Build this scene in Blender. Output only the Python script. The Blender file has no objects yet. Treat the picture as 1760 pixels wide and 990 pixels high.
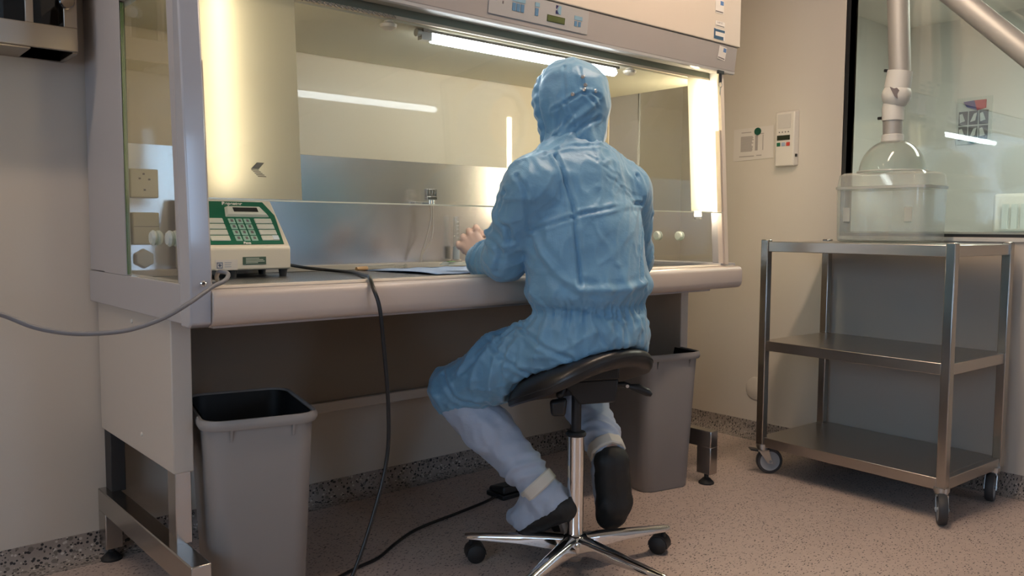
import bpy, bmesh, math, random
import numpy as np
from mathutils import Vector, Matrix, noise as mnoise
random.seed(7)
rng = np.random.default_rng(5)
SC = bpy.context.scene
COL = SC.collection
PI = math.pi

# ------------------------------------------------------------------ camera calibration (1760x990 frame)
FPX, CX, CY = 1428.0, 880.0, 495.0
_v1 = np.array([-362 - CX, 384 - CY, FPX]); _v2 = np.array([2530 - CX, 400 - CY, FPX])
_Y = _v1 / np.linalg.norm(_v1); _X = _v2 / np.linalg.norm(_v2)
_Z = np.cross(_X, _Y); _Z /= np.linalg.norm(_Z)
if _Z[1] > 0: _Z = -_Z
_X = _X - 0.5 * (_X @ _Y) * _Y; _X /= np.linalg.norm(_X); _Y = np.cross(_Z, _X)
RCW = np.array([_X, _Y, _Z]).T
CAMP = np.array([0.0, 0.0, 1.0])
def ray(px, py): return RCW.T @ np.array([px - CX, py - CY, FPX])
FWD = np.array([.655, .753]); D0 = 2.3647
def P(px, py, fd=0.0):
    r = ray(px, py); t = (D0 + fd) / (r[:2] @ FWD); return CAMP + t * r

# ------------------------------------------------------------------ materials
MATS = {}
def nodes_of(m):
    return m.node_tree.nodes, m.node_tree.links
def mat(name, col=(.8, .8, .8), rough=.5, metal=0., bump=None, spec=.5, coat=0., emit=None, mottle=None, sheen=0.):
    if name in MATS: return MATS[name]
    m = bpy.data.materials.new(name); m.use_nodes = True
    N, L = nodes_of(m); b = N['Principled BSDF']
    b.inputs['Base Color'].default_value = (*col, 1); b.inputs['Roughness'].default_value = rough
    b.inputs['Metallic'].default_value = metal; b.inputs['Specular IOR Level'].default_value = spec
    b.inputs['Coat Weight'].default_value = coat; b.inputs['Coat Roughness'].default_value = .08
    if sheen:
        b.inputs['Sheen Weight'].default_value = sheen
    if emit:
        b.inputs['Emission Color'].default_value = (*emit[0], 1); b.inputs['Emission Strength'].default_value = emit[1]
    tc = N.new('ShaderNodeTexCoord')
    if mottle:      # (scale, amount)
        nz = N.new('ShaderNodeTexNoise'); nz.inputs['Scale'].default_value = mottle[0]; nz.inputs['Detail'].default_value = 3
        L.new(tc.outputs['Object'], nz.inputs['Vector'])
        mx = N.new('ShaderNodeMix'); mx.data_type = 'RGBA'
        a = mottle[1]
        mx.inputs[6].default_value = (*[c * (1 - a) for c in col], 1); mx.inputs[7].default_value = (*[min(1, c * (1 + a)) for c in col], 1)
        L.new(nz.outputs['Fac'], mx.inputs[0]); L.new(mx.outputs[2], b.inputs['Base Color'])
    if bump:        # (scale, strength, distance[, stretch])
        nz = N.new('ShaderNodeTexNoise'); nz.inputs['Scale'].default_value = bump[0]; nz.inputs['Detail'].default_value = 4
        if len(bump) > 3:
            mp = N.new('ShaderNodeMapping'); mp.inputs['Scale'].default_value = bump[3]
            L.new(tc.outputs['Object'], mp.inputs['Vector']); L.new(mp.outputs['Vector'], nz.inputs['Vector'])
        else:
            L.new(tc.outputs['Object'], nz.inputs['Vector'])
        bp = N.new('ShaderNodeBump'); bp.inputs['Strength'].default_value = bump[1]; bp.inputs['Distance'].default_value = bump[2]
        L.new(nz.outputs['Fac'], bp.inputs['Height']); L.new(bp.outputs['Normal'], b.inputs['Normal'])
    MATS[name] = m
    return m
def glass(name, tint=(.95, .98, .96), refl=1.0, rough=0.0, ior=1.5):
    if name in MATS: return MATS[name]
    m = bpy.data.materials.new(name); m.use_nodes = True
    N, L = nodes_of(m); N.remove(N['Principled BSDF']); out = N['Material Output']
    t = N.new('ShaderNodeBsdfTransparent'); t.inputs['Color'].default_value = (*tint, 1)
    g = N.new('ShaderNodeBsdfGlossy'); g.inputs['Roughness'].default_value = rough
    fr = N.new('ShaderNodeFresnel'); ge = N.new('ShaderNodeNewGeometry'); mr = N.new('ShaderNodeMapRange')
    mr.inputs[3].default_value = ior; mr.inputs[4].default_value = 1 / ior      # same reflectance from both sides of a pane
    L.new(ge.outputs['Backfacing'], mr.inputs[0]); L.new(mr.outputs[0], fr.inputs['IOR'])
    mu = N.new('ShaderNodeMath'); mu.operation = 'MULTIPLY'; mu.inputs[1].default_value = refl; mu.use_clamp = True
    mx = N.new('ShaderNodeMixShader')
    L.new(fr.outputs[0], mu.inputs[0]); L.new(mu.outputs[0], mx.inputs[0]); L.new(t.outputs[0], mx.inputs[1]); L.new(g.outputs[0], mx.inputs[2])
    L.new(mx.outputs[0], out.inputs['Surface'])
    MATS[name] = m
    return m
def clear_plastic(name, tint, milky, mcol=(.8, .82, .8)):
    m = glass(name, tint, 1.0, .05, 1.45)
    N, L = nodes_of(m); out = N['Material Output']
    last = out.inputs['Surface'].links[0].from_node
    d = N.new('ShaderNodeBsdfDiffuse'); d.inputs['Color'].default_value = (*mcol, 1)
    mx = N.new('ShaderNodeMixShader'); mx.inputs[0].default_value = milky
    L.new(last.outputs[0], mx.inputs[1]); L.new(d.outputs[0], mx.inputs[2]); L.new(mx.outputs[0], out.inputs['Surface'])
    return m
def emission(name, col, s):
    if name in MATS: return MATS[name]
    m = bpy.data.materials.new(name); m.use_nodes = True
    N, L = nodes_of(m); N.remove(N['Principled BSDF'])
    e = N.new('ShaderNodeEmission'); e.inputs[0].default_value = (*col, 1); e.inputs[1].default_value = s
    L.new(e.outputs[0], N['Material Output'].inputs['Surface']); MATS[name] = m
    return m
def steel(name, col, rough, stretch, amount=.12, br=.06):
    """brushed stainless steel: roughness and bump streaked along one axis"""
    if name in MATS: return MATS[name]
    m = mat(name, col, rough, 1.0)
    N, L = nodes_of(m); b = N['Principled BSDF']
    tc = N.new('ShaderNodeTexCoord'); mp = N.new('ShaderNodeMapping'); mp.inputs['Scale'].default_value = stretch
    nz = N.new('ShaderNodeTexNoise'); nz.inputs['Scale'].default_value = 22; nz.inputs['Detail'].default_value = 2
    L.new(tc.outputs['Object'], mp.inputs[0]); L.new(mp.outputs[0], nz.inputs[0])
    mr = N.new('ShaderNodeMapRange'); mr.inputs[3].default_value = rough - br; mr.inputs[4].default_value = rough + br
    L.new(nz.outputs['Fac'], mr.inputs[0]); L.new(mr.outputs[0], b.inputs['Roughness'])
    return m
def speckle_floor(name, base, dark, light, amount):
    if name in MATS: return MATS[name]
    m = mat(name, base, .42, spec=.35); N, L = nodes_of(m); b = N['Principled BSDF']
    tc = N.new('ShaderNodeTexCoord')
    big = N.new('ShaderNodeTexNoise'); big.inputs['Scale'].default_value = 35; big.inputs['Detail'].default_value = 4
    L.new(tc.outputs['Object'], big.inputs['Vector'])
    m0 = N.new('ShaderNodeMix'); m0.data_type = 'RGBA'
    m0.inputs[6].default_value = (*[c * .86 for c in base], 1); m0.inputs[7].default_value = (*[c * 1.12 for c in base], 1)
    L.new(big.outputs['Fac'], m0.inputs[0]); cur = m0.outputs[2]
    for k, (col, sc, thr, rot, st) in enumerate(((dark, 62, amount, .5, (1, 2.3, 1)), (dark, 85, amount, 2.1, (1, 2.0, 1)), (light, 75, amount * .85, 1.2, (1, 2.2, 1)), (tuple(c * .55 for c in base), 48, amount, 2.8, (1, 2.0, 1)))):
        mp = N.new('ShaderNodeMapping'); mp.inputs['Rotation'].default_value = (0.2 * k, .3 * k, rot); mp.inputs['Scale'].default_value = st
        mp.inputs['Location'].default_value = (k * 3.1, k * 1.7, k)
        vo = N.new('ShaderNodeTexVoronoi'); vo.inputs['Scale'].default_value = sc; vo.inputs['Randomness'].default_value = 1
        L.new(tc.outputs['Object'], mp.inputs[0]); L.new(mp.outputs[0], vo.inputs['Vector'])
        # per-cell random size -> only some cells carry a fleck
        sep = N.new('ShaderNodeSeparateColor'); L.new(vo.outputs['Color'], sep.inputs[0])
        sz = N.new('ShaderNodeMath'); sz.operation = 'MULTIPLY'; sz.inputs[1].default_value = thr; L.new(sep.outputs[0], sz.inputs[0])
        lt = N.new('ShaderNodeMath'); lt.operation = 'LESS_THAN'; L.new(vo.outputs['Distance'], lt.inputs[0]); L.new(sz.outputs[0], lt.inputs[1])
        mx = N.new('ShaderNodeMix'); mx.data_type = 'RGBA'; mx.inputs[7].default_value = (*col, 1)
        L.new(lt.outputs[0], mx.inputs[0]); L.new(cur, mx.inputs[6]); cur = mx.outputs[2]
    L.new(cur, b.inputs['Base Color'])
    return m

# ------------------------------------------------------------------ mesh builder
class MB:
    def __init__(s): s.v = []; s.f = []
    def add(s, vs, fs):
        o = len(s.v); s.v += [tuple(map(float, p)) for p in vs]; s.f += [tuple(i + o for i in f) for f in fs]; return s
    def box(s, x0, x1, y0, y1, z0, z1):
        return s.hexa([(x0, y0, z0), (x1, y0, z0), (x1, y1, z0), (x0, y1, z0), (x0, y0, z1), (x1, y0, z1), (x1, y1, z1), (x0, y1, z1)])
    def hexa(s, p):
        return s.add(p, [(0, 3, 2, 1), (4, 5, 6, 7), (0, 1, 5, 4), (1, 2, 6, 5), (2, 3, 7, 6), (3, 0, 4, 7)])
    def prism(s, prof, axis, a, b):
        """closed 2D profile extruded along an axis ('x': prof=(y,z), 'y': (x,z), 'z': (x,y))"""
        n = len(prof)
        def p(q, t): return {'x': (t, q[0], q[1]), 'y': (q[0], t, q[1]), 'z': (q[0], q[1], t)}[axis]
        vs = [p(q, a) for q in prof] + [p(q, b) for q in prof]
        fs = [(i, (i + 1) % n, (i + 1) % n + n, i + n) for i in range(n)] + [tuple(range(n - 1, -1, -1)), tuple(range(n, 2 * n))]
        return s.add(vs, fs)
    def loft(s, rings, caps=True, closed=True):
        n = len(rings[0]); vs = [p for r in rings for p in r]; fs = []
        for k in range(len(rings) - 1):
            for i in range(n if closed else n - 1):
                j = (i + 1) % n; fs.append((k * n + i, k * n + j, (k + 1) * n + j, (k + 1) * n + i))
        if caps: fs += [tuple(range(n - 1, -1, -1)), tuple(range((len(rings) - 1) * n, len(rings) * n))]
        return s.add(vs, fs)
    def cyl(s, a, b, r, r2=None, n=20, caps=True):
        return s.tube([a, b], [r, r if r2 is None else r2], n, caps)
    def tube(s, pts, r, n=12, caps=True):
        pts = [Vector(p) for p in pts]; rs = r if isinstance(r, (list, tuple)) else [r] * len(pts)
        rings = []; up = None
        for i, p in enumerate(pts):
            t = (pts[min(i + 1, len(pts) - 1)] - pts[max(i - 1, 0)]).normalized()
            if up is None: up = Vector((0, 0, 1)) if abs(t.z) < .9 else Vector((1, 0, 0))
            u = up - t * up.dot(t)
            if u.length < 1e-5: u = t.orthogonal()
            u.normalize(); w = t.cross(u); up = u
            rings.append([p + (u * math.cos(2 * PI * k / n) + w * math.sin(2 * PI * k / n)) * rs[i] for k in range(n)])
        return s.loft(rings, caps)
    def lathe(s, prof, c=(0, 0, 0), n=32, M=None):
        """prof: (r,z) from bottom to top, around +Z at c (or through matrix M)"""
        rings = []
        for r, z in prof:
            ring = [Vector((max(r, 1e-5) * math.cos(2 * PI * k / n), max(r, 1e-5) * math.sin(2 * PI * k / n), z)) for k in range(n)]
            rings.append([(M @ p) if M else (p + Vector(c)) for p in ring])
        return s.loft(rings, False)
    def sphere(s, c, r, n=16, m=10, sc=(1, 1, 1)):
        rings = []
        for i in range(m + 1):
            a = -PI / 2 + PI * i / m
            rr = max(math.cos(a), 1e-4)
            rings.append([(c[0] + r * sc[0] * rr * math.cos(2 * PI * k / n), c[1] + r * sc[1] * rr * math.sin(2 * PI * k / n), c[2] + r * sc[2] * math.sin(a)) for k in range(n)])
        return s.loft(rings, True)
    def xf(s, M):
        s.v = [tuple(M @ Vector(p)) for p in s.v]; return s
    def join(s, o): return s.add(o.v, o.f)
def rrect(w, d, r, n=6):
    """rounded rectangle outline centred on 0"""
    pts = []
    for cx, cy, a0 in ((w / 2 - r, d / 2 - r, 0), (-w / 2 + r, d / 2 - r, PI / 2), (-w / 2 + r, -d / 2 + r, PI), (w / 2 - r, -d / 2 + r, 1.5 * PI)):
        for k in range(n + 1):
            a = a0 + PI / 2 * k / n; pts.append((cx + r * math.cos(a), cy + r * math.sin(a)))
    return pts

WL = {}     # world location of un-rotated parents
def finish(me, sharp=38):
    bm = bmesh.new(); bm.from_mesh(me)
    bmesh.ops.remove_doubles(bm, verts=bm.verts, dist=1e-6)
    bmesh.ops.recalc_face_normals(bm, faces=bm.faces)
    c = math.cos(math.radians(sharp))
    for e in bm.edges:
        if len(e.link_faces) == 2:
            e.smooth = e.link_faces[0].normal.dot(e.link_faces[1].normal) > c
    for f in bm.faces: f.smooth = True
    bm.to_mesh(me); bm.free()
def obj(name, mb, m, parent=None, bevel=0., local=False, label=None, sharp=38, solid=0., seg=2):
    me = bpy.data.meshes.new(name)
    off = WL.get(parent, (0, 0, 0)) if (parent and not local) else (0, 0, 0)
    if parent is None and not local:
        a = np.array(mb.v); c = (a.min(0) + a.max(0)) / 2; c[2] = a[:, 2].min(); off = tuple(c)
    me.from_pydata([(p[0] - off[0], p[1] - off[1], p[2] - off[2]) for p in mb.v], [], mb.f)
    finish(me, sharp)
    me.materials.append(m)
    o = bpy.data.objects.new(name, me); COL.objects.link(o)
    if parent: o.parent = parent; WL[o] = WL.get(parent, (0, 0, 0))
    else:
        o.location = off; WL[o] = off
    if solid:
        md = o.modifiers.new('Solidify', 'SOLIDIFY'); md.thickness = solid; md.offset = 0
    if bevel:
        md = o.modifiers.new('Bevel', 'BEVEL'); md.width = bevel; md.segments = seg; md.limit_method = 'ANGLE'; md.angle_limit = math.radians(40); md.harden_normals = False
    if label: o['label'] = label
    return o
def tag(o, label, cat, group=None):
    o['label'] = label; o['category'] = cat
    if group: o['group'] = group
    return o
def thing(name, label, cat, loc, rotz=0., group=None):
    o = bpy.data.objects.new(name, None); COL.objects.link(o); o.empty_display_size = .05
    o.location = loc; o.rotation_euler = (0, 0, rotz); WL[o] = tuple(loc)
    return tag(o, label, cat, group)
def struct(name, mb, m, parent=None, bevel=0.):
    o = obj(name, mb, m, parent, bevel)
    if parent is None: o['kind'] = 'structure'
    return o
def text(name, body, size, m, M, parent, depth=.0004, shear=0., align='LEFT', bold=0.):
    """lettering converted to a mesh, laid on a surface through matrix M"""
    cu = bpy.data.curves.new(name, 'FONT'); cu.body = body; cu.size = size; cu.extrude = depth; cu.shear = shear; cu.align_x = align; cu.offset = bold
    t = bpy.data.objects.new(name, cu); COL.objects.link(t)
    bpy.context.view_layer.update()
    me = bpy.data.meshes.new_from_object(t.evaluated_get(bpy.context.evaluated_depsgraph_get()))
    bpy.data.objects.remove(t); 
    off = Vector(WL.get(parent, (0, 0, 0)))
    me.transform(Matrix.Translation(-off) @ M); me.materials.clear(); me.materials.append(m)
    o = bpy.data.objects.new(name, me); COL.objects.link(o); o.parent = parent; WL[o] = tuple(off)
    return o
def frame_matrix(o, x, y):
    x = Vector(x).normalized(); y = Vector(y); y = (y - x * x.dot(y)).normalized(); z = x.cross(y)
    M = Matrix((x, y, z)).transposed().to_4x4(); M.translation = Vector(o); return M
def spline(pts, per=8):
    """Catmull-Rom through points"""
    P_ = [Vector(p) for p in pts]; P_ = [P_[0] * 2 - P_[1]] + P_ + [P_[-1] * 2 - P_[-2]]
    out = []
    for i in range(1, len(P_) - 2):
        for k in range(per):
            t = k / per; a, b, c, d = P_[i - 1:i + 3]
            out.append(0.5 * ((2 * b) + (c - a) * t + (2 * a - 5 * b + 4 * c - d) * t * t + (3 * b - a - 3 * c + d) * t ** 3))
    return out + [P_[-2]]

# ------------------------------------------------------------------ implicit surfaces (figure, clothing)
class SDF:
    def __init__(s, lo, hi, h):
        s.lo = np.array(lo, float); s.h = h
        s.n = np.ceil((np.array(hi) - s.lo) / h).astype(int) + 1
        s.ax = [s.lo[i] + h * np.arange(s.n[i]) for i in range(3)]
        s.D = np.full(tuple(s.n), 1.0, np.float32)
    def region(s, lo, hi):
        a = np.clip(np.floor((np.array(lo) - s.lo) / s.h).astype(int), 0, s.n - 1); b = np.clip(np.ceil((np.array(hi) - s.lo) / s.h).astype(int) + 1, 0, s.n)
        b = np.maximum(b, a + 1)
        sl = tuple(slice(a[i], b[i]) for i in range(3))
        G = np.meshgrid(*[s.ax[i][sl[i]] for i in range(3)], indexing='ij')
        return sl, np.stack(G, -1)
    def put(s, sl, d, k):
        c = s.D[sl]
        if k > 0:
            hh = np.maximum(k - np.abs(c - d), 0) / k
            s.D[sl] = np.minimum(c, d) - hh * hh * k * .25
        else: s.D[sl] = np.minimum(c, d)
    def cap(s, a, b, ra, rb, k=.02, squash=None):
        a = np.array(a, float); b = np.array(b, float); R = max(ra, rb) * (1.6 if squash else 1) + k + .02
        sl, G = s.region(np.minimum(a, b) - R, np.maximum(a, b) + R)
        q = G - a
        if squash is not None:
            n = np.array(squash[0], float); n /= np.linalg.norm(n)
            q = q + (q @ n)[..., None] * n * (1 / squash[1] - 1)
        ab = b - a
        if squash is not None: ab = ab + (ab @ n) * n * (1 / squash[1] - 1)
        t = np.clip((q @ ab) / max(ab @ ab, 1e-9), 0, 1)
        d = np.linalg.norm(q - t[..., None] * ab, axis=-1) - (ra + (rb - ra) * t)
        s.put(sl, d.astype(np.float32), k); return s
    def ell(s, c, r, axes=None, k=.02):
        c = np.array(c, float); r = np.array(r, float); R = r.max() + k + .02
        sl, G = s.region(c - R, c + R); q = G - c
        if axes is not None: q = q @ np.array(axes).T
        l = np.linalg.norm(q / r, axis=-1); g = np.linalg.norm(q / (r * r), axis=-1) + 1e-9
        d = l * (l - 1) / g
        s.put(sl, d.astype(np.float32), k); return s
    def cut(s, p, n, near=None):
        """remove everything on the +n side of the plane (within a radius of p)"""
        p = np.array(p, float); n = np.array(n, float); n /= np.linalg.norm(n)
        sl, G = (s.region(p - near, p + near) if near else s.region(s.lo, s.lo + s.n * s.h))
        d = ((G - p) @ n).astype(np.float32)
        if near: d = np.where(np.linalg.norm(G - p, axis=-1) < near, d, -1)
        s.D[sl] = np.maximum(s.D[sl], d); return s
    def sub(s, c, r, axes=None):
        c = np.array(c, float); r = np.array(r, float); R = r.max() + .02
        sl, G = s.region(c - R, c + R); q = G - c
        if axes is not None: q = q @ np.array(axes).T
        l = np.linalg.norm(q / r, axis=-1); g = np.linalg.norm(q / (r * r), axis=-1) + 1e-9
        s.D[sl] = np.maximum(s.D[sl], (-(l * (l - 1) / g)).astype(np.float32)); return s
    def mesh(s, smooth=2):
        D = s.D; S = D < 0
        nx, ny, nz = D.shape
        acc = np.zeros((nx - 1, ny - 1, nz - 1, 3), np.float32); cnt = np.zeros((nx - 1, ny - 1, nz - 1), np.float32)
        cor = [(i, j, k) for i in (0, 1) for j in (0, 1) for k in (0, 1)]
        def sub(c): return tuple(slice(c[i], D.shape[i] - 1 + c[i]) for i in range(3))
        for ca in cor:
            for axi in range(3):
                if ca[axi]: continue
                cb = list(ca); cb[axi] = 1
                da, db = D[sub(ca)], D[sub(cb)]; m = (da < 0) != (db < 0)
                if not m.any(): continue
                t = np.where(m, da / np.where(m, da - db, 1), 0)
                for q in range(3):
                    acc[..., q] += m * (ca[q] + (t if q == axi else 0))
                cnt += m
        act = cnt > 0; idx = np.full(act.shape, -1, np.int64); idx[act] = np.arange(act.sum())
        w = np.argwhere(act)
        V = s.lo + s.h * (w + acc[act] / cnt[act][:, None])
        F = []
        for a in range(3):
            b, c = (a + 1) % 3, (a + 2) % 3
            s0 = [slice(None)] * 3; s1 = [slice(None)] * 3; s0[a] = slice(0, -1); s1[a] = slice(1, None)
            A, B = S[tuple(s0)], S[tuple(s1)]
            e = np.argwhere(A != B)
            e = e[(e[:, b] > 0) & (e[:, c] > 0) & (e[:, b] < D.shape[b] - 1) & (e[:, c] < D.shape[c] - 1)]
            def cell(db, dc):
                q = e.copy(); q[:, b] -= db; q[:, c] -= dc; return idx[q[:, 0], q[:, 1], q[:, 2]]
            quad = np.stack([cell(1, 1), cell(0, 1), cell(0, 0), cell(1, 0)], 1)
            flip = ~A[e[:, 0], e[:, 1], e[:, 2]]
            quad[flip] = quad[flip][:, ::-1]; F.append(quad)
        F = np.concatenate(F); F = F[(F >= 0).all(1)]
        for _ in range(smooth): V = relax(V, F, .5)
        return V, F
def relax(V, F, w):
    S = np.zeros_like(V); C = np.zeros(len(V))
    for i in range(4):
        for j in (1, 3):
            np.add.at(S, F[:, i], V[F[:, (i + j) % 4]]); np.add.at(C, F[:, i], 1)
    C[C == 0] = 1
    return V + w * (S / C[:, None] - V)
def vnormals(V, F):
    n = np.cross(V[F[:, 2]] - V[F[:, 0]], V[F[:, 3]] - V[F[:, 1]])
    N = np.zeros_like(V)
    for i in range(4): np.add.at(N, F[:, i], n)
    return N / (np.linalg.norm(N, axis=1)[:, None] + 1e-12)
def polyd(V, pts):
    """distance of every vertex to a polyline"""
    d = np.full(len(V), 9.0)
    for a, b in zip(pts[:-1], pts[1:]):
        a = np.array(a); b = np.array(b); ab = b - a
        t = np.clip(((V - a) @ ab) / (ab @ ab + 1e-12), 0, 1)
        d = np.minimum(d, np.linalg.norm(V - a - t[:, None] * ab, axis=1))
    return d
def nz3(V, f, seed=0.):
    return np.array([mnoise.noise((p[0], p[1], p[2])) for p in (V * np.array(f) + seed)])
def sdf_obj(name, V, F, m, parent, label=None):
    me = bpy.data.meshes.new(name); off = np.array(WL.get(parent, (0, 0, 0)))
    me.from_pydata((V - off).tolist(), [], F.tolist())
    for p in me.polygons: p.use_smooth = True
    me.materials.append(m)
    o = bpy.data.objects.new(name, me); COL.objects.link(o); o.parent = parent; WL[o] = tuple(off)
    if label: o['label'] = label
    return o
# ================================================================== MATERIALS USED
M_wall = mat('wall_paint', (.60, .545, .475), .55, bump=(260, .05, .002), spec=.3)
M_ceil = mat('ceiling_paint', (.68, .66, .62), .8)
M_floor = speckle_floor('speckled_vinyl', (.55, .445, .395), (.045, .04, .04), (.56, .47, .41), .30)
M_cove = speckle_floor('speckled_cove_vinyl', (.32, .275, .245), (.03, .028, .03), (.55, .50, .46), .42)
M_grey = mat('cabinet_grey_enamel', (.43, .415, .42), .38, bump=(400, .03, .001))
M_cream = mat('cabinet_cream_enamel', (.62, .535, .44), .42, bump=(400, .03, .001))
M_beam = mat('front_rail_enamel', (.60, .515, .45), .35, bump=(300, .03, .001))
M_ledge = mat('front_ledge_cream', (.74, .64, .52), .32)
M_inner = mat('interior_enamel', (.79, .675, .50), .6, coat=.55)
M_inner.node_tree.nodes['Principled BSDF'].inputs['Coat Roughness'].default_value = .025
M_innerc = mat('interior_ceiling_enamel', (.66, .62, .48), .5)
M_splash = steel('brushed_splash_steel', (.80, .77, .76), .24, (12, 1, .5), .05, .025)
M_work = steel('work_surface_steel', (.36, .36, .37), .30, (1, 12, 1), .08)
M_steel = mat('stainless_steel', (.47, .44, .41), .23, 1.0)
M_steel2 = mat('stainless_shelf', (.52, .48, .44), .30, 1.0)
M_chrome = mat('chrome', (.78, .77, .76), .07, 1.0)
M_dchrome = mat('zinc_plated', (.55, .54, .52), .3, 1.0)
M_glass = glass('cabinet_glass', (.955, .965, .94))
M_glass_r = glass('window_glass', (.955, .972, .955), 1.4)
M_edge = mat('glass_edge', (.75, .78, .62), .25, emit=None)
M_black = mat('black_plastic', (.012, .012, .013), .42)
M_rubber = mat('black_rubber', (.016, .016, .017), .6)
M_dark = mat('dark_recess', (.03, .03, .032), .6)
M_white = mat('white_plastic', (.70, .68, .63), .4)
M_paper = mat('paper', (.72, .68, .62), .7)
M_ink = mat('printed_ink', (.16, .14, .14), .7)
M_blue = mat('printed_blue', (.03, .12, .30), .5)

# ================================================================== ROOM
XW, YW, ZC = 3.46, 2.67, 2.55          # right wall, back wall, ceiling
XL, YF = -2.6, -5.2                    # walls behind the camera
floor = struct('floor', MB().box(XL - .1, 8.0, YF - .1, 5.6, -.06, 0), M_floor)
struct('wall_back', MB().box(XL - .1, XW + .1, YW, YW + .12, 0, ZC), M_wall)
WY0, WY1, WZ0, WZ1 = -.9, 1.81, .972, 2.35     # opening of the observation window
wr = MB()
wr.box(XW, XW + .1, WY1, YW, 0, ZC).box(XW, XW + .1, YF, WY0, 0, ZC).box(XW, XW + .1, WY0, WY1, 0, WZ0).box(XW, XW + .1, WY0, WY1, WZ1, ZC)
struct('wall_right', wr, M_wall)
LY0, LY1 = -1.6, .9
struct('wall_left', MB().box(XL - .1, XL, YF, LY0, 0, ZC).box(XL - .1, XL, LY1, YW, 0, ZC).box(XL - .1, XL, LY0, LY1, 0, .95).box(XL - .1, XL, LY0, LY1, 2.25, ZC), M_wall)
struct('wall_front', MB().box(XL, 2.35, YF - .1, YF, 0, ZC).box(3.35, XW, YF - .1, YF, 0, ZC).box(2.35, 3.35, YF - .1, YF, 0, .95).box(2.35, 3.35, YF - .1, YF, 2.45, ZC), M_wall)
struct('ceiling', MB().box(XL - .1, 8.0, YF - .1, 5.6, ZC, ZC + .06), M_ceil)
# vinyl floor turned up the walls as a cove
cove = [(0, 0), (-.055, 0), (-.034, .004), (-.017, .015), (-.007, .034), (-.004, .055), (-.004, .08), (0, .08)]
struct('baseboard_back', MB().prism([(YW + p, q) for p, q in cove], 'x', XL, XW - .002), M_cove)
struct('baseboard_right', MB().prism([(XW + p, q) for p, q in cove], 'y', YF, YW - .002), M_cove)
# daylight window behind the camera
M_day = emission('overcast_daylight', (.50, .72, 1.0), 4.0)
M_day2 = emission('bright_daylight', (.46, .68, 1.0), 7.0)
w2 = struct('window_2', MB().box(2.35, 3.35, YF - .095, YF - .09, .95, 2.45), M_day2)
fr = MB()
for x in (2.35, 2.83, 3.30): fr.box(x, x + .05, YF - .085, YF + .01, .95, 2.45)
for z in (.95, 2.40): fr.box(2.35, 3.35, YF - .085, YF + .01, z, z + .05)
obj('window_frame', fr, M_white, w2)

w3 = struct('window_3', MB().box(XL - .095, XL - .09, LY0, LY1, .95, 2.25), M_day)
fr = MB()
for y in (LY0, (LY0 + LY1) / 2 - .025, LY1 - .05): fr.box(XL - .085, XL + .01, y, y + .05, .95, 2.25)
for z in (.95, 2.20): fr.box(XL - .085, XL + .01, LY0, LY1, z, z + .05)
obj('window_frame', fr, M_white, w3)

# observation window in the right wall: black gasket, pane, sill
win = struct('window_1', MB().box(XW + .028, XW + .036, WY0, WY1, WZ0, WZ1), M_glass_r)
g = MB(); t = .018
g.box(XW + .004, XW + .05, WY1 - t, WY1, WZ0, WZ1).box(XW + .004, XW + .05, WY0, WY0 + t, WZ0, WZ1).box(XW + .004, XW + .05, WY0 + t, WY1 - t, WZ0, WZ0 + .012).box(XW + .004, XW + .05, WY0 + t, WY1 - t, WZ1 - t, WZ1)
obj('gasket', g, M_black, win)
s = MB().box(XW - .008, XW + .003, WY0 - .01, WY1 + .0, WZ0 - .016, WZ0 - .002)
obj('window_sill', s, M_white, win)
obj('second_pane', MB().box(XW + .075, XW + .081, WY0, WY1, WZ0 + .02, WZ1), M_glass_r, win)
s = MB().box(XW + .05, XW + .09, WY0, WY1, WZ0, WZ0 + .02); obj('spacer_bar', s, M_white, win)

# the room beyond the observation window
M_far = mat('far_room_paint', (.62, .62, .60), .7)
struct('wall_far', MB().box(6.6, 6.7, YF, 5.6, 0, ZC), M_far)
struct('wall_far_back', MB().box(XW + .1, 6.6, 4.6, 4.7, 0, ZC), M_far)
struct('wall_far_front', MB().box(XW + .1, 6.6, YF - .1, YF, 0, ZC), M_far)
struct('wall_far_return', MB().box(5.9, 6.6, 3.02, 4.6, 0, ZC), M_far)

# ceiling lights (tubes parallel to the cabinet)
M_tube_w = emission('warm_tube_light', (1.0, .765, .57), 47.0)
def ceiling_light(x0, x1, y, label, m):
    t = thing('ceiling_light', label, 'ceiling light', ((x0 + x1) / 2, y, ZC), 0, 'ceiling lights')
    obj('housing', MB().box(x0 - .03, x1 + .03, y - .07, y + .07, ZC - .05, ZC), M_white, t, .004)
    obj('diffuser', MB().box(x0, x1, y - .05, y + .05, ZC - .062, ZC - .0505), m, t)
M_tube_l = emission('dim_warm_tube_light', (1.0, .77, .57), 23.0)
ceiling_light(-.9, .4, 1.95, 'long warm ceiling light close to the wall cabinet', M_tube_l)
ceiling_light(1.5, 2.8, 1.25, 'long warm ceiling light nearest the observation window', M_tube_w)
M_tube_b = emission('added_back_tube_light', (1.0, .86, .70), 12.0)  # rear pair, unseen, added for a tube reflection in the sash
ceiling_light(.2, 1.3, -4.3, 'added unseen warm ceiling light near the daylight window', M_tube_b)
ceiling_light(-1.9, -.6, -4.3, 'added unseen warm ceiling light in the far left corner behind the camera', M_tube_b)
M_tube_f = emission('far_room_light', (1.0, 1.0, .90), 24.0)
t = thing('ceiling_light', 'pale green tinted ceiling light in the room beyond the observation window', 'ceiling light', (5.2, 1.0, ZC), 0, 'ceiling lights')
obj('housing', MB().box(4.9, 5.5, .2, 1.8, ZC - .05, ZC), M_white, t); obj('diffuser', MB().box(4.95, 5.45, .25, 1.75, ZC - .06, ZC - .0505), M_tube_f, t)

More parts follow.
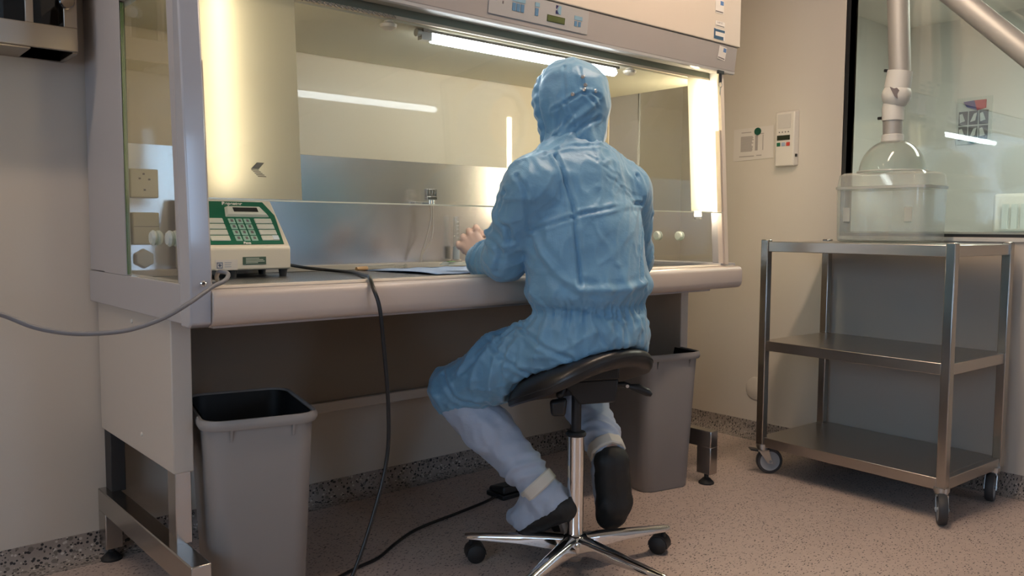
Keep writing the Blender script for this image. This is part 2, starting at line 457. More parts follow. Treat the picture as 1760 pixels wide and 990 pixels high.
# things seen through the window
M_red = mat('poster_red', (.38, .05, .07), .6); M_pgrey = mat('poster_photo_grey', (.12, .115, .125), .6); M_pgreen = mat('poster_green', (.01, .10, .06), .5); M_pblue = mat('poster_blue', (.07, .07, .22), .6)
po = thing('poster', 'sheet of six grey pictures with a coloured corner on the wall beyond the window', 'poster', (6.6, 2.44, 1.78))
M_pap2 = mat('poster_paper', (.52, .55, .53), .7)
obj('sheet', MB().box(6.592, 6.599, 2.32, 2.56, 1.63, 1.97), M_pap2, po)
for i in range(2):
    for j in range(3):
        y1 = 2.545 - .07 * j; zt_ = 1.87 - .11 * i
        pc = obj('picture', MB().box(6.588, 6.591, y1 - .062, y1, zt_ - .1, zt_), M_pgrey, po)
        y = y1 - .025; z = zt_ - .08
        obj('figure', MB().hexa([(6.5865, y + .015, z), (6.5865, y - .02, z + .01), (6.5878, y - .02, z + .01), (6.5878, y + .015, z), (6.5865, y + .02 - .03 * (j % 2), z + .06), (6.5865, y - .03 * (j % 2), z + .066), (6.5878, y - .03 * (j % 2), z + .066), (6.5878, y + .02 - .03 * (j % 2), z + .06)]), M_pap2, pc)
obj('corner', MB().prism([(2.36, 1.945), (2.36, 1.885), (2.42, 1.872), (2.44, 1.945)], 'x', 6.583, 6.5915), M_red, po, label='red corner of the sheet')
obj('corner', MB().prism([(2.44, 1.945), (2.42, 1.875), (2.49, 1.90), (2.515, 1.94)], 'x', 6.582, 6.5915), M_pblue, po, label='blue corner of the sheet')
tag(obj('magnet', MB().cyl((6.591, 2.44, 1.655), (6.575, 2.44, 1.655), .022), M_pgreen), 'dark green round magnet at the lower edge of the far poster', 'magnet')
# pale appliance on a counter beyond the window
cn = tag(obj('counter', MB().box(5.6, 6.59, .4, 2.35, .0, .985), M_far, None, .004), 'pale counter along the wall of the room beyond the window', 'counter')
ap = thing('printer', 'pale boxy printer with ribbed front beyond the observation window', 'printer', (6.2, 1.75, .985))
obj('body', MB().box(6.05, 6.5, 1.50, 2.10, .985, 1.24), M_white, ap, .02)
rb = MB()
for k in range(9): rb.box(6.03, 6.05, 1.56 + k * .055, 1.595 + k * .055, 1.01, 1.17)
obj('ribbed_front', rb, M_pap2, ap)

# ================================================================== SAFETY CABINET
def ys(z): return 1.85 + .06 * (z - .78)      # slightly leaning front plane
CX0, CX1 = .66, 2.76
cab = thing('safety_cabinet', 'large cream and grey laminar flow cabinet on steel feet against the back wall', 'cabinet', ((CX0 + CX1) / 2, 2.25, 0))
# --- side frames
RX = 2.700                                   # outer face of the right side wall above the rail
for side, x0, x1 in (('L', CX0, CX0 + .045), ('R', RX - .035, RX)):
    t0, t1 = (x0, x0 + .014) if side == 'L' else (x1 - .014, x1)
    f = MB()
    f.box(x0, CX1 if side == 'R' else x1, ys(.78) + .012, 2.655, .778, .868)            # bottom rail
    f.prism([(ys(.868) + .004, .868), (ys(.868) + .060, .868), (ys(1.62) + .060, 1.62), (ys(1.62) + .004, 1.62)], 'x', t0, t1)   # front post
    f.box(t0, t1, 2.30, 2.50, .868, 1.62)                                            # rear post
    f.box(t0, t1, ys(1.56) + .06, 2.30, 1.572, 1.62)                                 # top rail
    obj('side_frame', f, M_grey, cab, .002)
    r = MB().box(x0 + (.004 if side == 'L' else 0), x1 - (0 if side == 'L' else .004), 2.502, 2.655, .870, 1.75)
    obj('rear_duct_side', r, M_grey, cab, .002)
    xm = x0 + .004 if side == 'L' else x1 - .010
    w = MB().hexa([(xm, ys(.868) + .055, .869), (xm + .006, ys(.868) + .055, .869), (xm + .006, 2.302, .869), (xm, 2.302, .869), (xm, ys(1.57) + .055, 1.575), (xm + .006, ys(1.57) + .055, 1.575), (xm + .006, 2.302, 1.575), (xm, 2.302, 1.575)])
    sw = obj('side_window', w, M_glass, cab)
    e = MB().box(xm - .001, xm + .007, 2.297, 2.303, .872, 1.568); obj('pane_edge', e, mat('green_glass_edge', (.10, .16, .06), .25) if side == 'L' else M_grey, sw)
    for y in (2.08, 2.19) if side == 'R' else (1.965, 2.08):
        k = MB()
        k.lathe([(0, -.014), (.014, -.013), (.019, -.007), (.017, -.002), (.008, 0), (.017, .002), (.019, .007), (.014, .013), (0, .014)], n=20, M=Matrix.Translation((xm + .003, y, .97)) @ Matrix.Rotation(PI / 2, 4, 'Y'))
        obj('window_knob', k, clear_plastic('clear_knob', (.8, .9, .82), .15), sw)
# --- end caps of the front posts (they run down over the rail ends)
c = MB().prism([(1.838, .782), (1.852, .772), (1.90, .772), (1.90, .90), (ys(1.62) + .01, 1.62), (ys(1.62) - .020, 1.62), (1.832, .90)], 'x', CX0 - .002, CX0 + .046)
obj('post_cover', c, mat('post_cover_grey', (.44, .44, .47), .22, coat=.8), cab, .004)
c = MB().prism([(ys(.868) - .004, .864), (ys(.868) + .012, .864), (ys(1.62) + .012, 1.62), (ys(1.62) - .004, 1.62)], 'x', RX - .020, RX + .001)
obj('post_cover', c, M_ledge, cab, .002)
s = MB().lathe([(0, 0), (.006, 0), (.0065, .002), (.004, .004), (0, .004)], n=14, M=Matrix.Translation((CX0 + .026, 1.834, .872)) @ Matrix.Rotation(PI / 2, 4, 'X'))
obj('screw_head', s, M_chrome, cab)
# sash guide strips beside the posts
for x in (CX0 + .047, RX - .030):
    g = MB().hexa([(x, ys(.87) + .0, .868), (x + .008, ys(.87), .868), (x + .008, ys(.87) + .02, .868), (x, ys(.87) + .02, .868), (x, ys(1.37), 1.37), (x + .008, ys(1.37), 1.37), (x + .008, ys(1.37) + .02, 1.37), (x, ys(1.37) + .02, 1.37)])
    obj('sash_guide', g, M_beam, cab)
# --- front rail with moulded ledge
prof = [(1.99, .846), (1.93, .858), (1.872, .8632), (1.864, .8615), (1.861, .855), (1.856, .854), (1.852, .857), (1.840, .855), (1.832, .848), (1.829, .838), (1.829, .800), (1.832, .786), (1.842, .776), (1.865, .772), (1.99, .772)]
obj('front_rail', MB().prism([p for p in prof], 'x', CX0 + .046, CX1), M_beam, cab, .0015, seg=1)
obj('front_ledge', MB().prism([(1.99, .8468), (1.93, .8592), (1.872, .8648), (1.8632, .8632), (1.8605, .858), (1.866, .858), (1.93, .857), (1.99, .845)], 'x', CX0 + .05, CX1 - .012), M_ledge, cab)
# --- perforated work surface
m = M_work
N, L = nodes_of(m); b = N['Principled BSDF']
tc = N.new('ShaderNodeTexCoord'); vo = N.new('ShaderNodeTexVoronoi'); vo.inputs['Scale'].default_value = 62; vo.inputs['Randomness'].default_value = 0; L.new(tc.outputs['Object'], vo.inputs['Vector'])
lt = N.new('ShaderNodeMath'); lt.operation = 'LESS_THAN'; lt.inputs[1].default_value = .26; L.new(vo.outputs['Distance'], lt.inputs[0])
mx = N.new('ShaderNodeMix'); mx.data_type = 'RGBA'; mx.inputs[6].default_value = (.36, .36, .37, 1); mx.inputs[7].default_value = (.02, .02, .02, 1)
L.new(lt.outputs[0], mx.inputs[0]); L.new(mx.outputs[2], b.inputs['Base Color'])
obj('work_surface', MB().box(CX0 + .015, RX - .015, 1.975, 2.50, .842, .853), M_work, cab, .001)
hol = MB()
xs = CX0 + .075
while xs < RX - .05:
    hol.box(xs, xs + .009, 1.952, 1.972, .8535, .8565); xs += .018
obj('intake_grille', MB().box(CX0 + .015, RX - .015, 1.945, 1.98, .845, .854), M_steel, cab)
obj('intake_slots', hol, M_dark, cab)
obj('rear_sill', MB().box(CX0 + .015, RX - .015, 2.475, 2.50, .853, .872), M_ledge, cab, .002)
# --- interior walls
obj('rear_panel', MB().prism([(2.500, 1.232), (2.5064, 1.60), (2.512, 1.60), (2.512, 1.232)], 'x', CX0 + .015, RX - .015), M_inner, cab)
obj('splash_panel', MB().box(CX0 + .015, RX - .015, 2.497, 2.512, .853, 1.2315), M_splash, cab)
obj('rear_duct', MB().box(CX0 + .046, RX - .036, 2.513, 2.655, .775, 1.75), M_grey, cab)
for x in (CX0 + .0155, RX - .0205):
    obj('rear_corner_trim', MB().box(x, x + .005, 2.46, 2.497, .872, 1.56), M_inner, cab)
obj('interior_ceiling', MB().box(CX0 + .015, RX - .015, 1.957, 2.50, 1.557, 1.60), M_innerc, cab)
obj('gap_shade_strip', MB().box(CX0 + .015, RX - .015, 1.948, 1.9565, 1.571, 1.72), mat('gap_shade_green', (.16, .185, .15), .5), cab)  # added strip: the dark gap behind the sash, its shade put into the colour
obj('ceiling_edge', MB().box(CX0 + .015, RX - .015, 1.946, 1.960, 1.563, 1.571), M_ledge, cab)
bd = MB(); xs = CX0 + .1
while xs < 1.27:
    bd.cyl((xs, 1.944, 1.567), (xs + .008, 1.944, 1.563), .004, .003, 8); xs += .016
obj('bead_chain', bd, M_chrome, cab)
# --- sliding sash
zb, zt = 1.062, 1.66
sa = MB().hexa([(CX0 + .052, ys(zb), zb), (RX - .021, ys(zb), zb), (RX - .021, ys(zb) + .006, zb), (CX0 + .052, ys(zb) + .006, zb), (CX0 + .052, ys(zt), zt), (RX - .021, ys(zt), zt), (RX - .021, ys(zt) + .006, zt), (CX0 + .052, ys(zt) + .006, zt)])
sash = obj('sash', sa, M_glass, cab)
obj('sash_edge', MB().box(CX0 + .052, RX - .021, ys(zb) - .0005, ys(zb) + .0065, zb - .0035, zb), M_edge, sash)
# --- corner lamps: tube behind a frosted sheet
M_frost = bpy.data.materials.new('frosted_sheet'); M_frost.use_nodes = True
N, L = nodes_of(M_frost); N.remove(N['Principled BSDF'])
tr = N.new('ShaderNodeBsdfTranslucent'); tr.inputs[0].default_value = (.95, .91, .78, 1); df = N.new('ShaderNodeBsdfDiffuse'); df.inputs[0].default_value = (.82, .77, .62, 1)
mx = N.new('ShaderNodeMixShader'); mx.inputs[0].default_value = .35; L.new(tr.outputs[0], mx.inputs[1]); L.new(df.outputs[0], mx.inputs[2]); L.new(mx.outputs[0], N['Material Output'].inputs[0])
M_tubeR = emission('corner_tube_right', (1.0, .86, .62), 52.0)
M_tubeL = emission('corner_tube_left', (1.0, .83, .56), 9.5)
for x0, x1, xt, mt, ze in ((CX0 + .055, .955, .765, M_tubeL, 1.08), (2.512, RX - .026, 2.628, M_tubeR, 1.046)):
    p = MB().add([(x0, ys(1.064) + .022, 1.064), (x1, ys(1.064) + .022, 1.064), (x1, ys(1.56) + .022, 1.556), (x0, ys(1.56) + .022, 1.556)], [(0, 1, 2, 3)])
    o = obj('corner_diffuser', p, M_frost, cab)
    obj('corner_tube', MB().cyl((xt, 1.945, ze), (xt, 1.955, 1.545), .013), mt, o)
    c = MB().cyl((xt, 1.945, ze - .012), (xt, 1.945, ze), .014); obj('tube_cap', c, M_white, o)
# maker's mark printed on the left sheet
mk = MB(); y0 = ys(1.134) + .0195; ux, uz = .826, 1.134
def mkq(pts): mk.prism([(ux + u, uz + v) for u, v in pts], 'y', y0, y0 + .001)
mkq([(0, 0), (.0150, .0158), (.0330, .0158), (.0190, 0)])
for k in range(5):
    v = -.0012 - k * .0036; d = .0008 + k * .0038
    mkq([(d, v), (d + .0180 + k * .0006, v), (d + .0198 + k * .0006, v - .0021), (d + .0020, v - .0021)])
obj('printed_mark', mk, mat('mark_grey', (.22, .20, .15), .6), cab)
# --- horizontal working lamp
lamp = obj('lamp_channel', MB().box(1.37, 2.19, 1.962, 1.985, 1.548, 1.557), M_steel, cab)
M_tubeT = emission('working_tube', (.86, .93, 1.0), 22.0)
obj('lamp_tube', MB().tube([(1.40, 1.975, 1.536), (1.405, 1.975, 1.536), (2.175, 1.975, 1.536), (2.185, 1.975, 1.536)], [.006, .0135, .0135, .006], 16), M_tubeT, lamp)
obj('lamp_holder', MB().box(1.365, 1.40, 1.965, 1.985, 1.526, 1.548).cyl((1.352, 1.975, 1.545), (1.366, 1.975, 1.545), .011), M_dchrome, lamp)
for x in (1.255, 2.245):
    o = MB().lathe([(0, -.022), (.010, -.022), (.022, -.014), (.024, -.006), (.014, -.001), (.014, .004)], (x, 1.965, 1.5545), 20)
    obj('ceiling_button', o, M_ledge, cab)
# --- hood above the sash
hz = [(1.885, 1.590), (1.862, 1.684), (1.862, 1.687)]
obj('hood_band', MB().prism([(1.885, 1.591), (1.878, 1.595), (1.868, 1.684), (2.0, 1.684), (1.945, 1.60), (1.945, 1.591)], 'x', CX0, CX1 - .012), mat('hood_band_grey', (.36, .325, .30), .4, bump=(400, .03, .001)), cab, .002)
obj('hood_lip', MB().prism([(1.888, 1.584), (1.879, 1.586), (1.877, 1.594), (1.888, 1.594)], 'x', CX0, CX1 - .012), mat('hood_lip_grey', (.55, .53, .50), .3), cab)
obj('hood_panel', MB().box(CX0, CX1, 1.864, 2.655, 1.6855, 2.30), M_cream, cab, .003)
def on_band(x, z):    # frame on the leaning grey band, x right / y up
    return (x, 1.868 + (1.684 - z) * (.010 / .089) - .0006, z)
bm_up = (0, -.010, .089)
def bandM(x, z): return frame_matrix(on_band(x, z), (1, 0, 0), bm_up)
def plate(M, x0, x1, y0, y1, t=.0012, z0=0.): return MB().box(x0, x1, y0, y1, z0, z0 + t).xf(M)
BM = bandM(1.53, 1.606)
cp = obj('control_panel', plate(BM, 0, .405, .004, .076, .002), mat('panel_grey', (.40, .385, .37), .35), cab, .003)
bl = mat('key_blue', (.09, .20, .33), .45); blt = mat('key_pale_blue', (.22, .36, .45), .45)
def keys(x, y, n, w=.013, h=.022):
    for k in range(n):
        obj('key', plate(BM, x + k * .0165, x + k * .0165 + w, y, y + h, .0012, .002), bl, cp)
    obj('key_heading', plate(BM, x - .002, x + n * .0165, y + h + .004, y + h + .016, .001, .002), blt, cp)
keys(.088, .026, 3); keys(.178, .026, 1); keys(.345, .022, 2, .011, .015)
obj('display', plate(BM, .228, .303, .018, .038, .0015, .002), mat('display_green', (.075, .085, .03), .25), cp, .001)
obj('display_window', plate(BM, .231, .300, .0205, .0355, .0005, .0035), mat('display_olive', (.11, .13, .05), .2), cp)
lg = MB().prism([(.262, .070), (.272, .070), (.265, .059), (.262, .062)], 'z', .002, .003).prism([(.262, .045), (.262, .055), (.266, .056), (.273, .045)], 'z', .002, .003).xf(BM)
obj('panel_mark', lg, mat('mark_navy', (.012, .015, .09), .5), cp)
lg = MB().prism([(.275, .070), (.284, .070), (.284, .045), (.276, .045), (.268, .057)], 'z', .002, .003).xf(BM); obj('panel_mark', lg, blt, cp)
ic = MB()
for dx, dy in ((.02, .05), (.027, .053), (.035, .05), (.024, .043), (.050, .038)): ic.box(dx, dx + .005, dy, dy + .008, .002, .0027)
obj('panel_symbol', ic.xf(BM), M_ink, cp)
obj('key_row', plate(BM, .036, .078, .056, .074, .001, .002), bl, cp)
# stickers on the hood (right end)
def sticker(cx, cz, w, h, M, blue=True, tilt=0.):
    R = M @ Matrix.Rotation(tilt, 4, 'Z')
    o = obj('sticker', plate(R, -w / 2, w / 2, -h / 2, h / 2, .0006), M_paper, cab)
    if blue: obj('sticker_print', plate(R, w * .08, w * .46, h * .12, h * .42, .0003, .0006), mat('sticker_blue', (.10, .20, .42), .5), o)
    obj('sticker_print', plate(R, -w * .46, w * .42, -h * .42, -h * .34, .0003, .0006), M_ink, o)
    return o
def hoodM(x, z): return frame_matrix((x, 1.8635, z), (1, 0, 0), (0, 0, 1))
sticker(0, 0, .052, .050, hoodM(2.622, 1.815))
o = obj('sticker', plate(hoodM(2.627, 1.752), -.030, .030, -.011, .010, .0006), M_paper, cab)
text('lettering', 'L-UV 12', .009, M_ink, hoodM(2.627, 1.754) @ Matrix.Translation((-.017, 0, .0007)), o, .0001)
obj('sticker_print', plate(hoodM(2.627, 1.752), -.024, .026, -.008, -.0055, .0003, .0006), M_ink, o)
o = obj('sticker', plate(hoodM(2.625, 1.716), -.036, .034, -.021, .018, .0006), M_paper, cab)
obj('sticker_print', plate(hoodM(2.625, 1.716), -.035, -.026, -.020, .017, .0003, .0006).join(plate(hoodM(2.625, 1.716), -.026, .032, .007, .016, .0003, .0006)).join(plate(hoodM(2.625, 1.716), -.026, .024, -.020, -.008, .0003, .0006)), mat('sticker_navy', (.012, .06, .13), .5), o)
sticker(0, 0, .046, .048, bandM(2.655, 1.652), True, -.1)
# lock and hanging keys under the hood at the right
lk = obj('sash_lock', MB().box(2.632, 2.668, 1.868, 1.878, 1.575, 1.588), M_black, cab, .002)
kk = MB().cyl((2.648, 1.872, 1.575), (2.649, 1.872, 1.545), .006)
obj('key_barrel', kk, M_black, lk)
rg = MB(); rp = [(2.650 + .010 * math.cos(a), 1.872, 1.535 + .010 * math.sin(a)) for a in np.linspace(0, 2 * PI, 17)]
rg.tube(rp, .0013, 8, False)
kr = tag(obj('key_ring', rg, M_chrome), 'small steel ring with a key hanging from the cabinet lock', 'key')
obj('key_blade', MB().hexa([(2.644, 1.871, 1.503), (2.649, 1.871, 1.495), (2.649, 1.873, 1.495), (2.644, 1.873, 1.503), (2.646, 1.871, 1.528), (2.654, 1.871, 1.528), (2.654, 1.873, 1.528), (2.646, 1.873, 1.528)]), M_dchrome, kr)
# --- power outlets and knob on the splash panel at the left end
def outlet(x0, x1, z0, z1): return MB().box(x0, x1, 2.478, 2.497, z0, z1)
o = obj('power_outlet', outlet(.727, .806, 1.078, 1.160), mat('outlet_cream', (.72, .66, .50), .4), cab, .004)
h = MB()
for x, z in ((.762, 1.143), (.751, 1.130), (.777, 1.128), (.764, 1.098)): h.box(x, x + .006, 2.4765, 2.4785, z, z + .005)
obj('outlet_hole', h, M_ink, o)
o = obj('power_outlet', outlet(.732, .806, .945, 1.037), mat('outlet_cream2', (.70, .64, .46), .4), cab, .004)
obj('lid_line', MB().box(.735, .803, 2.4765, 2.4785, .996, .9975), M_ink, o)
obj('lid_latch', MB().box(.784, .790, 2.474, 2.4785, .957, .980), M_black, o)
obj('gas_knob', MB().cyl((.764, 2.497, .905), (.764, 2.478, .905), .030, .027, 6), M_white, cab, .003)
# --- legs, feet, rails below
M_legc = mat('leg_cover_cream', (.56, .505, .44), .45)
for side in (0, 1):
    x0, x1 = (.680, .730) if side == 0 else (2.655, 2.70)
    zb = .395
    obj('leg_cover', MB().box(x0, x1, 2.035, 2.655, zb, .776), M_legc, cab, .003)
    s = MB()
    for z in (.745, .45): s.lathe([(0, 0), (.006, 0), (.005, .003), (0, .004)], n=12, M=Matrix.Translation((x0 - .0002 if side == 0 else x1 + .0002, 2.33 if z > .5 else 2.27, z)) @ Matrix.Rotation(-PI / 2 if side == 0 else PI / 2, 4, 'Y'))
    obj('leg_screw', s, M_white, cab)
    xi0, xi1 = x0 + .006, x1 - .004
    obj('leg_post', MB().box(xi0, xi1, 2.045, 2.10, .212, zb + .02), M_steel, cab, .002)
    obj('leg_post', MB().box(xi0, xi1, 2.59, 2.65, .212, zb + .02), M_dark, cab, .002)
    fx0, fx1 = (.664, .712) if side == 0 else (2.66, 2.706)
    ft = MB().box(fx0, fx1, 1.885, 2.655, .148, .214).box(fx0, fx1, 1.885, 1.95, .042, .150).box(fx0, fx1, 2.585, 2.655, .042, .150)
    fo = obj('foot', ft, M_steel, cab, .003)
    for y in (1.918, 2.62):
        obj('glide', MB().lathe([(0, 0), (.030, 0), (.030, .006), (.014, .022), (.009, .024), (.009, .044)], ((fx0 + fx1) / 2, y, 0), 20), M_rubber, fo)
obj('cross_rail', MB().box(.735, 2.652, 2.58, 2.62, .352, .388), M_legc, cab, .003)
obj('underside_shade_panel', MB().box(.735, 2.652, 2.60, 2.615, .388, .776), mat('underside_shade_brown', (.25, .20, .15), .6), cab)  # shadowed wall under the cabinet, its shade put into a dark brown sheet
obj('underside_tray', MB().box(.733, 2.653, 1.90, 2.60, .762, .776), M_grey, cab)
# ================================================================== DOSING PUMP on the work surface
M_pump = mat('pump_ivory', (.70, .625, .50), .38); M_green = mat('panel_green', (.004, .115, .062), .35)
M_key = mat('key_ivory', (.62, .61, .53), .4); M_keyg = mat('key_grey_green', (.30, .47, .38), .4)
PX0, PX1, PY0, PY1 = .845, 1.116, 2.283, 2.436
ST = (2.418, 1.078)                     # top of the slope (y,z)
pump = thing('dosing_pump', 'ivory wedge shaped laboratory pump with green keypad on the work surface', 'pump', ((PX0 + PX1) / 2, 2.36, .853))
prof = [(PY0, .874), (PY0, .938), (ST[0], ST[1]), (ST[0] + .055, ST[1] - .002), (2.472, 1.06), (2.472, .874)]
obj('housing', MB().prism(prof, 'x', PX0, PX1), M_pump, pump, .006, seg=3)
sl = Vector((0, ST[0] - PY0, ST[1] - .938)); SLEN = sl.length
def pm(x, v, lift=.0016): return frame_matrix(Vector((x, PY0, .938)) + sl * v + Vector((0, -sl.z, sl.y)).normalized() * lift, (1, 0, 0), sl)
S0 = pm(0, 0, .0008)
pg = MB().prism([(PX0 + .01, .012), (PX1 - .018, .012), (PX1 - .009, SLEN * .66), (PX1 - .030, SLEN * .945), (PX0 + .01, SLEN * .945)], 'z', 0, .0012).xf(S0)
pan = obj('keypad_panel', pg, M_green, pump)
hd = MB(); a, b2, c, d = SLEN * .615, SLEN * .825, .957, 1.085
zt_ = .010
hd.hexa([(c - .004, a, 0), (d + .004, a, 0), (d - .014, b2, 0), (c + .004, b2, 0), (c + .004, a + .006, zt_), (d - .006, a + .006, zt_), (d - .020, b2 - .004, zt_), (c + .010, b2 - .004, zt_)])
dp = obj('display_pod', hd.xf(S0), M_key, pump, .002)
obj('display', MB().box(c + .024, d - .030, a + .014, b2 - .010, zt_, zt_ + .001).xf(S0), M_black, dp)
def pkey(x0, x1, v, h, m, nm, lift=.004, bev=.002):
    y0 = SLEN * v
    return obj(nm, MB().hexa([(x0, y0, 0), (x1, y0, 0), (x1, y0 + h, 0), (x0, y0 + h, 0), (x0 + .0015, y0 + .0015, lift), (x1 - .0015, y0 + .0015, lift), (x1 - .0015, y0 + h - .0015, lift), (x0 + .0015, y0 + h - .0015, lift)]).xf(S0), m, pump, bev)
for r, v in enumerate((.128, .246, .364, .482)):
    pkey(.886, .943, v, .021, M_key, 'function_key')
    k = pkey(1.036, 1.090, v, .021, M_key, 'function_key')
    if r == 0:
        obj('key_legend', MB().box(1.070, 1.0885, SLEN * v + .0025, SLEN * v + .0185, .004, .0048).xf(S0), mat('key_blue_white', (.62, .68, .74), .4), k)
    for c_ in range(3):
        x = .957 + c_ * .0235
        k = pkey(x, x + .0205, v - .005, .0215, M_keyg, 'number_key', .003)
        y = SLEN * (v - .005)
        obj('number_print', MB().box(x + .0065, x + .014, y + .006, y + .016, .003, .0036).xf(S0), M_ink, k)
text('lettering', 'Repeater', .0165, M_paper, pm(.957, .872, .0026), pump, .0003, .25, bold=.0006)
text('lettering', 'Baxa', .0115, M_paper, pm(.975, .066, .0026), pump, .0003, .25, bold=.0006)
def pf(x, z): return frame_matrix((x, PY0 - .0005, z), (1, 0, 0), (0, 0, 1))
lb = obj('rating_plate', MB().box(0, .070, 0, .022, 0, .001).xf(pf(.968, .890)), mat('plate_green', (.05, .09, .055), .4), pump, .0008)
tl = MB()
for i, w in enumerate((.040, .052, .056, .036)): tl.box(.009, .009 + w, .0165 - i * .0042, .0188 - i * .0042, .001, .0014)
obj('plate_text', tl.xf(pf(.968, .890)), mat('plate_text', (.50, .52, .42), .5), lb)
st = obj('asset_sticker', MB().box(0, .064, 0, .029, 0, .0008).xf(pf(.889, .876)), mat('sticker_paper', (.66, .60, .54), .6), pump)
q = MB().box(.004, .021, .005, .008, .0008, .0012).box(.004, .021, .0195, .0225, .0008, .0012).box(.004, .0065, .005, .0225, .0008, .0012).box(.0185, .021, .005, .0225, .0008, .0012).box(.0105, .0145, .009, .0185, .0008, .0012).box(.008, .017, .012, .0155, .0008, .0012)
for i in range(3): q.box(.026, .046 - i * .002 + (i == 2) * .003, .0205 - i * .006, .0218 - i * .006, .0008, .0012)
obj('sticker_print', q.xf(pf(.889, .876)), mat('sticker_grey_blue', (.24, .27, .36), .5), st)
for x, y in ((1.098, 2.300), (.945, 2.300), (.865, 2.300), (1.098, 2.445), (.865, 2.445)):
    obj('rubber_foot', MB().cyl((x, y, .853), (x, y, .876), .010, .013, 14), M_rubber, pump)

# ------------------------------------------------------------------ cables and the foot pedal
M_cab = mat('black_cable', (.010, .010, .011), .32)
pts = [(1.112, 2.43, .893), (1.16, 2.44, .884), (1.24, 2.43, .868), (1.30, 2.36, .860), (1.30, 2.24, .8595), (1.245, 2.09, .8605), (1.175, 1.945, .867), (1.128, 1.86, .868), (1.110, 1.815, .845), (1.116, 1.795, .796), (1.128, 1.795, .692), (1.140, 1.795, .542), (1.135, 1.795, .405), (1.088, 1.79, .262), (1.025, 1.79, .12), (.955, 1.80, .02), (.90, 1.85, .0055), (.93, 1.94, .0055), (1.05, 2.02, .0055), (1.20, 2.075, .0055), (1.294, 2.10, .0055), (1.40, 2.165, .0055), (1.525, 2.225, .0055), (1.72, 2.262, .0055), (1.86, 2.285, .008), (1.935, 2.30, .014)]
tag(obj('power_cord', MB().tube(spline(pts, 10), .0052, 10), M_cab), 'black cord from the pump hanging over the front rail down to the floor', 'cord')
fp = thing('foot_pedal', 'small black foot pedal on the floor behind the left foot of the person', 'pedal', (1.985, 2.31, 0))
obj('base', MB().box(1.93, 2.05, 2.265, 2.365, 0, .018), M_black, fp, .004)
obj('treadle', MB().hexa([(1.935, 2.268, .02), (2.045, 2.268, .02), (2.045, 2.36, .02), (1.935, 2.36, .02), (1.938, 2.272, .050), (2.042, 2.272, .050), (2.042, 2.356, .036), (1.938, 2.356, .036)]), M_black, fp, .006)
M_gcab = mat('grey_cable', (.20, .20, .215), .4)
pts = [(-.25, 1.45, 1.02), (.0, 1.60, .93), (.20, 1.70, .868), (.283, 1.75, .837), (.338, 1.75, .809), (.397, 1.75, .793), (.46, 1.75, .7885), (.514, 1.75, .793), (.575, 1.75, .812), (.631, 1.76, .839), (.685, 1.785, .866), (.722, 1.80, .880), (.738, 1.822, .893), (.728, 1.845, .897), (.735, 1.88, .885), (.76, 1.94, .872), (.80, 2.05, .859), (.815, 2.2, .857)]
tag(obj('cable', MB().tube(spline(pts, 8), .0048, 10), M_gcab), 'thin grey cable sagging past the left wall into the cabinet', 'cable')

# ------------------------------------------------------------------ glassware and supplies on the work surface
M_clear = glass('lab_glass', (.97, .975, .965), 1.6)
gc = thing('graduated_cylinder', 'slim glass measuring cylinder standing upright beside the gloved hand', 'measuring cylinder', (1.866, 2.467, .873))
obj('tube', MB().lathe([(0, .012), (.0105, .012), (.0105, .16), (.0125, .166), (.0095, .166), (.0090, .015), (0, .015)], (1.866, 2.467, .873), 20), M_clear, gc)
obj('sleeve', MB().lathe([(.0108, .008), (.0130, .008), (.0130, .055), (.0108, .055)], (1.866, 2.467, .873), 20), clear_plastic('cylinder_sleeve', (.8, .8, .78), .5), gc)
obj('base', MB().lathe([(0, 0), (.023, 0), (.023, .005), (.012, .010), (0, .012)], (1.866, 2.467, .873), 6), M_clear, gc)
gr = MB()
for k in range(7): gr.box(1.8595, 1.8705, 2.4562, 2.4570, .935 + k * .014, .9362 + k * .014)
obj('graduation', gr, M_paper, gc)
M_pad = mat('blue_pad', (.34, .45, .66), .75)
pad = MB(); ring = []
nx_, ny_ = 26, 10; vs = []; fs = []
for j in range(ny_):
    for i in range(nx_):
        x = 1.49 + .52 * i / (nx_ - 1) - .05 * (j / (ny_ - 1)); y = 2.07 + .35 * j / (ny_ - 1)
        z = .8545 + .003 * (1 + math.sin(i * 1.1 + j * .5)) * (1 if 0 < j < ny_ - 1 else .3)
        vs.append((x, y, z))
fs = [(j * nx_ + i, j * nx_ + i + 1, (j + 1) * nx_ + i + 1, (j + 1) * nx_ + i) for j in range(ny_ - 1) for i in range(nx_ - 1)]
pad.add(vs, fs)
tag(obj('absorbent_pad', pad, M_pad, solid=.0015), 'pale blue absorbent sheet spread on the work surface by the hand', 'sheet')
M_or = mat('orange_plastic', (.62, .36, .16), .4)
sy = thing('syringe', 'clear syringe with an orange cap lying left of the pale blue sheet', 'syringe', (1.48, 2.42, .853))
obj('barrel', MB().cyl((1.45, 2.41, .861), (1.57, 2.43, .861), .008, n=14), M_clear, sy)
obj('cap', MB().cyl((1.405, 2.402, .861), (1.449, 2.41, .861), .006, .008, 14), M_or, sy, label='orange cap')
obj('plunger', MB().cyl((1.575, 2.431, .861), (1.62, 2.438, .861), .0045, n=10).cyl((1.62, 2.438, .862), (1.624, 2.4385, .862), .0085, n=12), M_clear, sy)
pk = thing('plastic_pouch', 'small clear pouch with a green label lying at the back of the blue sheet', 'pouch', (1.83, 2.42, .862))
obj('pouch', MB().hexa([(1.77, 2.385, .8625), (1.885, 2.39, .8625), (1.88, 2.443, .8625), (1.765, 2.44, .8625), (1.785, 2.395, .874), (1.875, 2.40, .872), (1.87, 2.435, .874), (1.78, 2.43, .876)]), clear_plastic('pouch_film', (.9, .92, .86), .35), pk, .003)
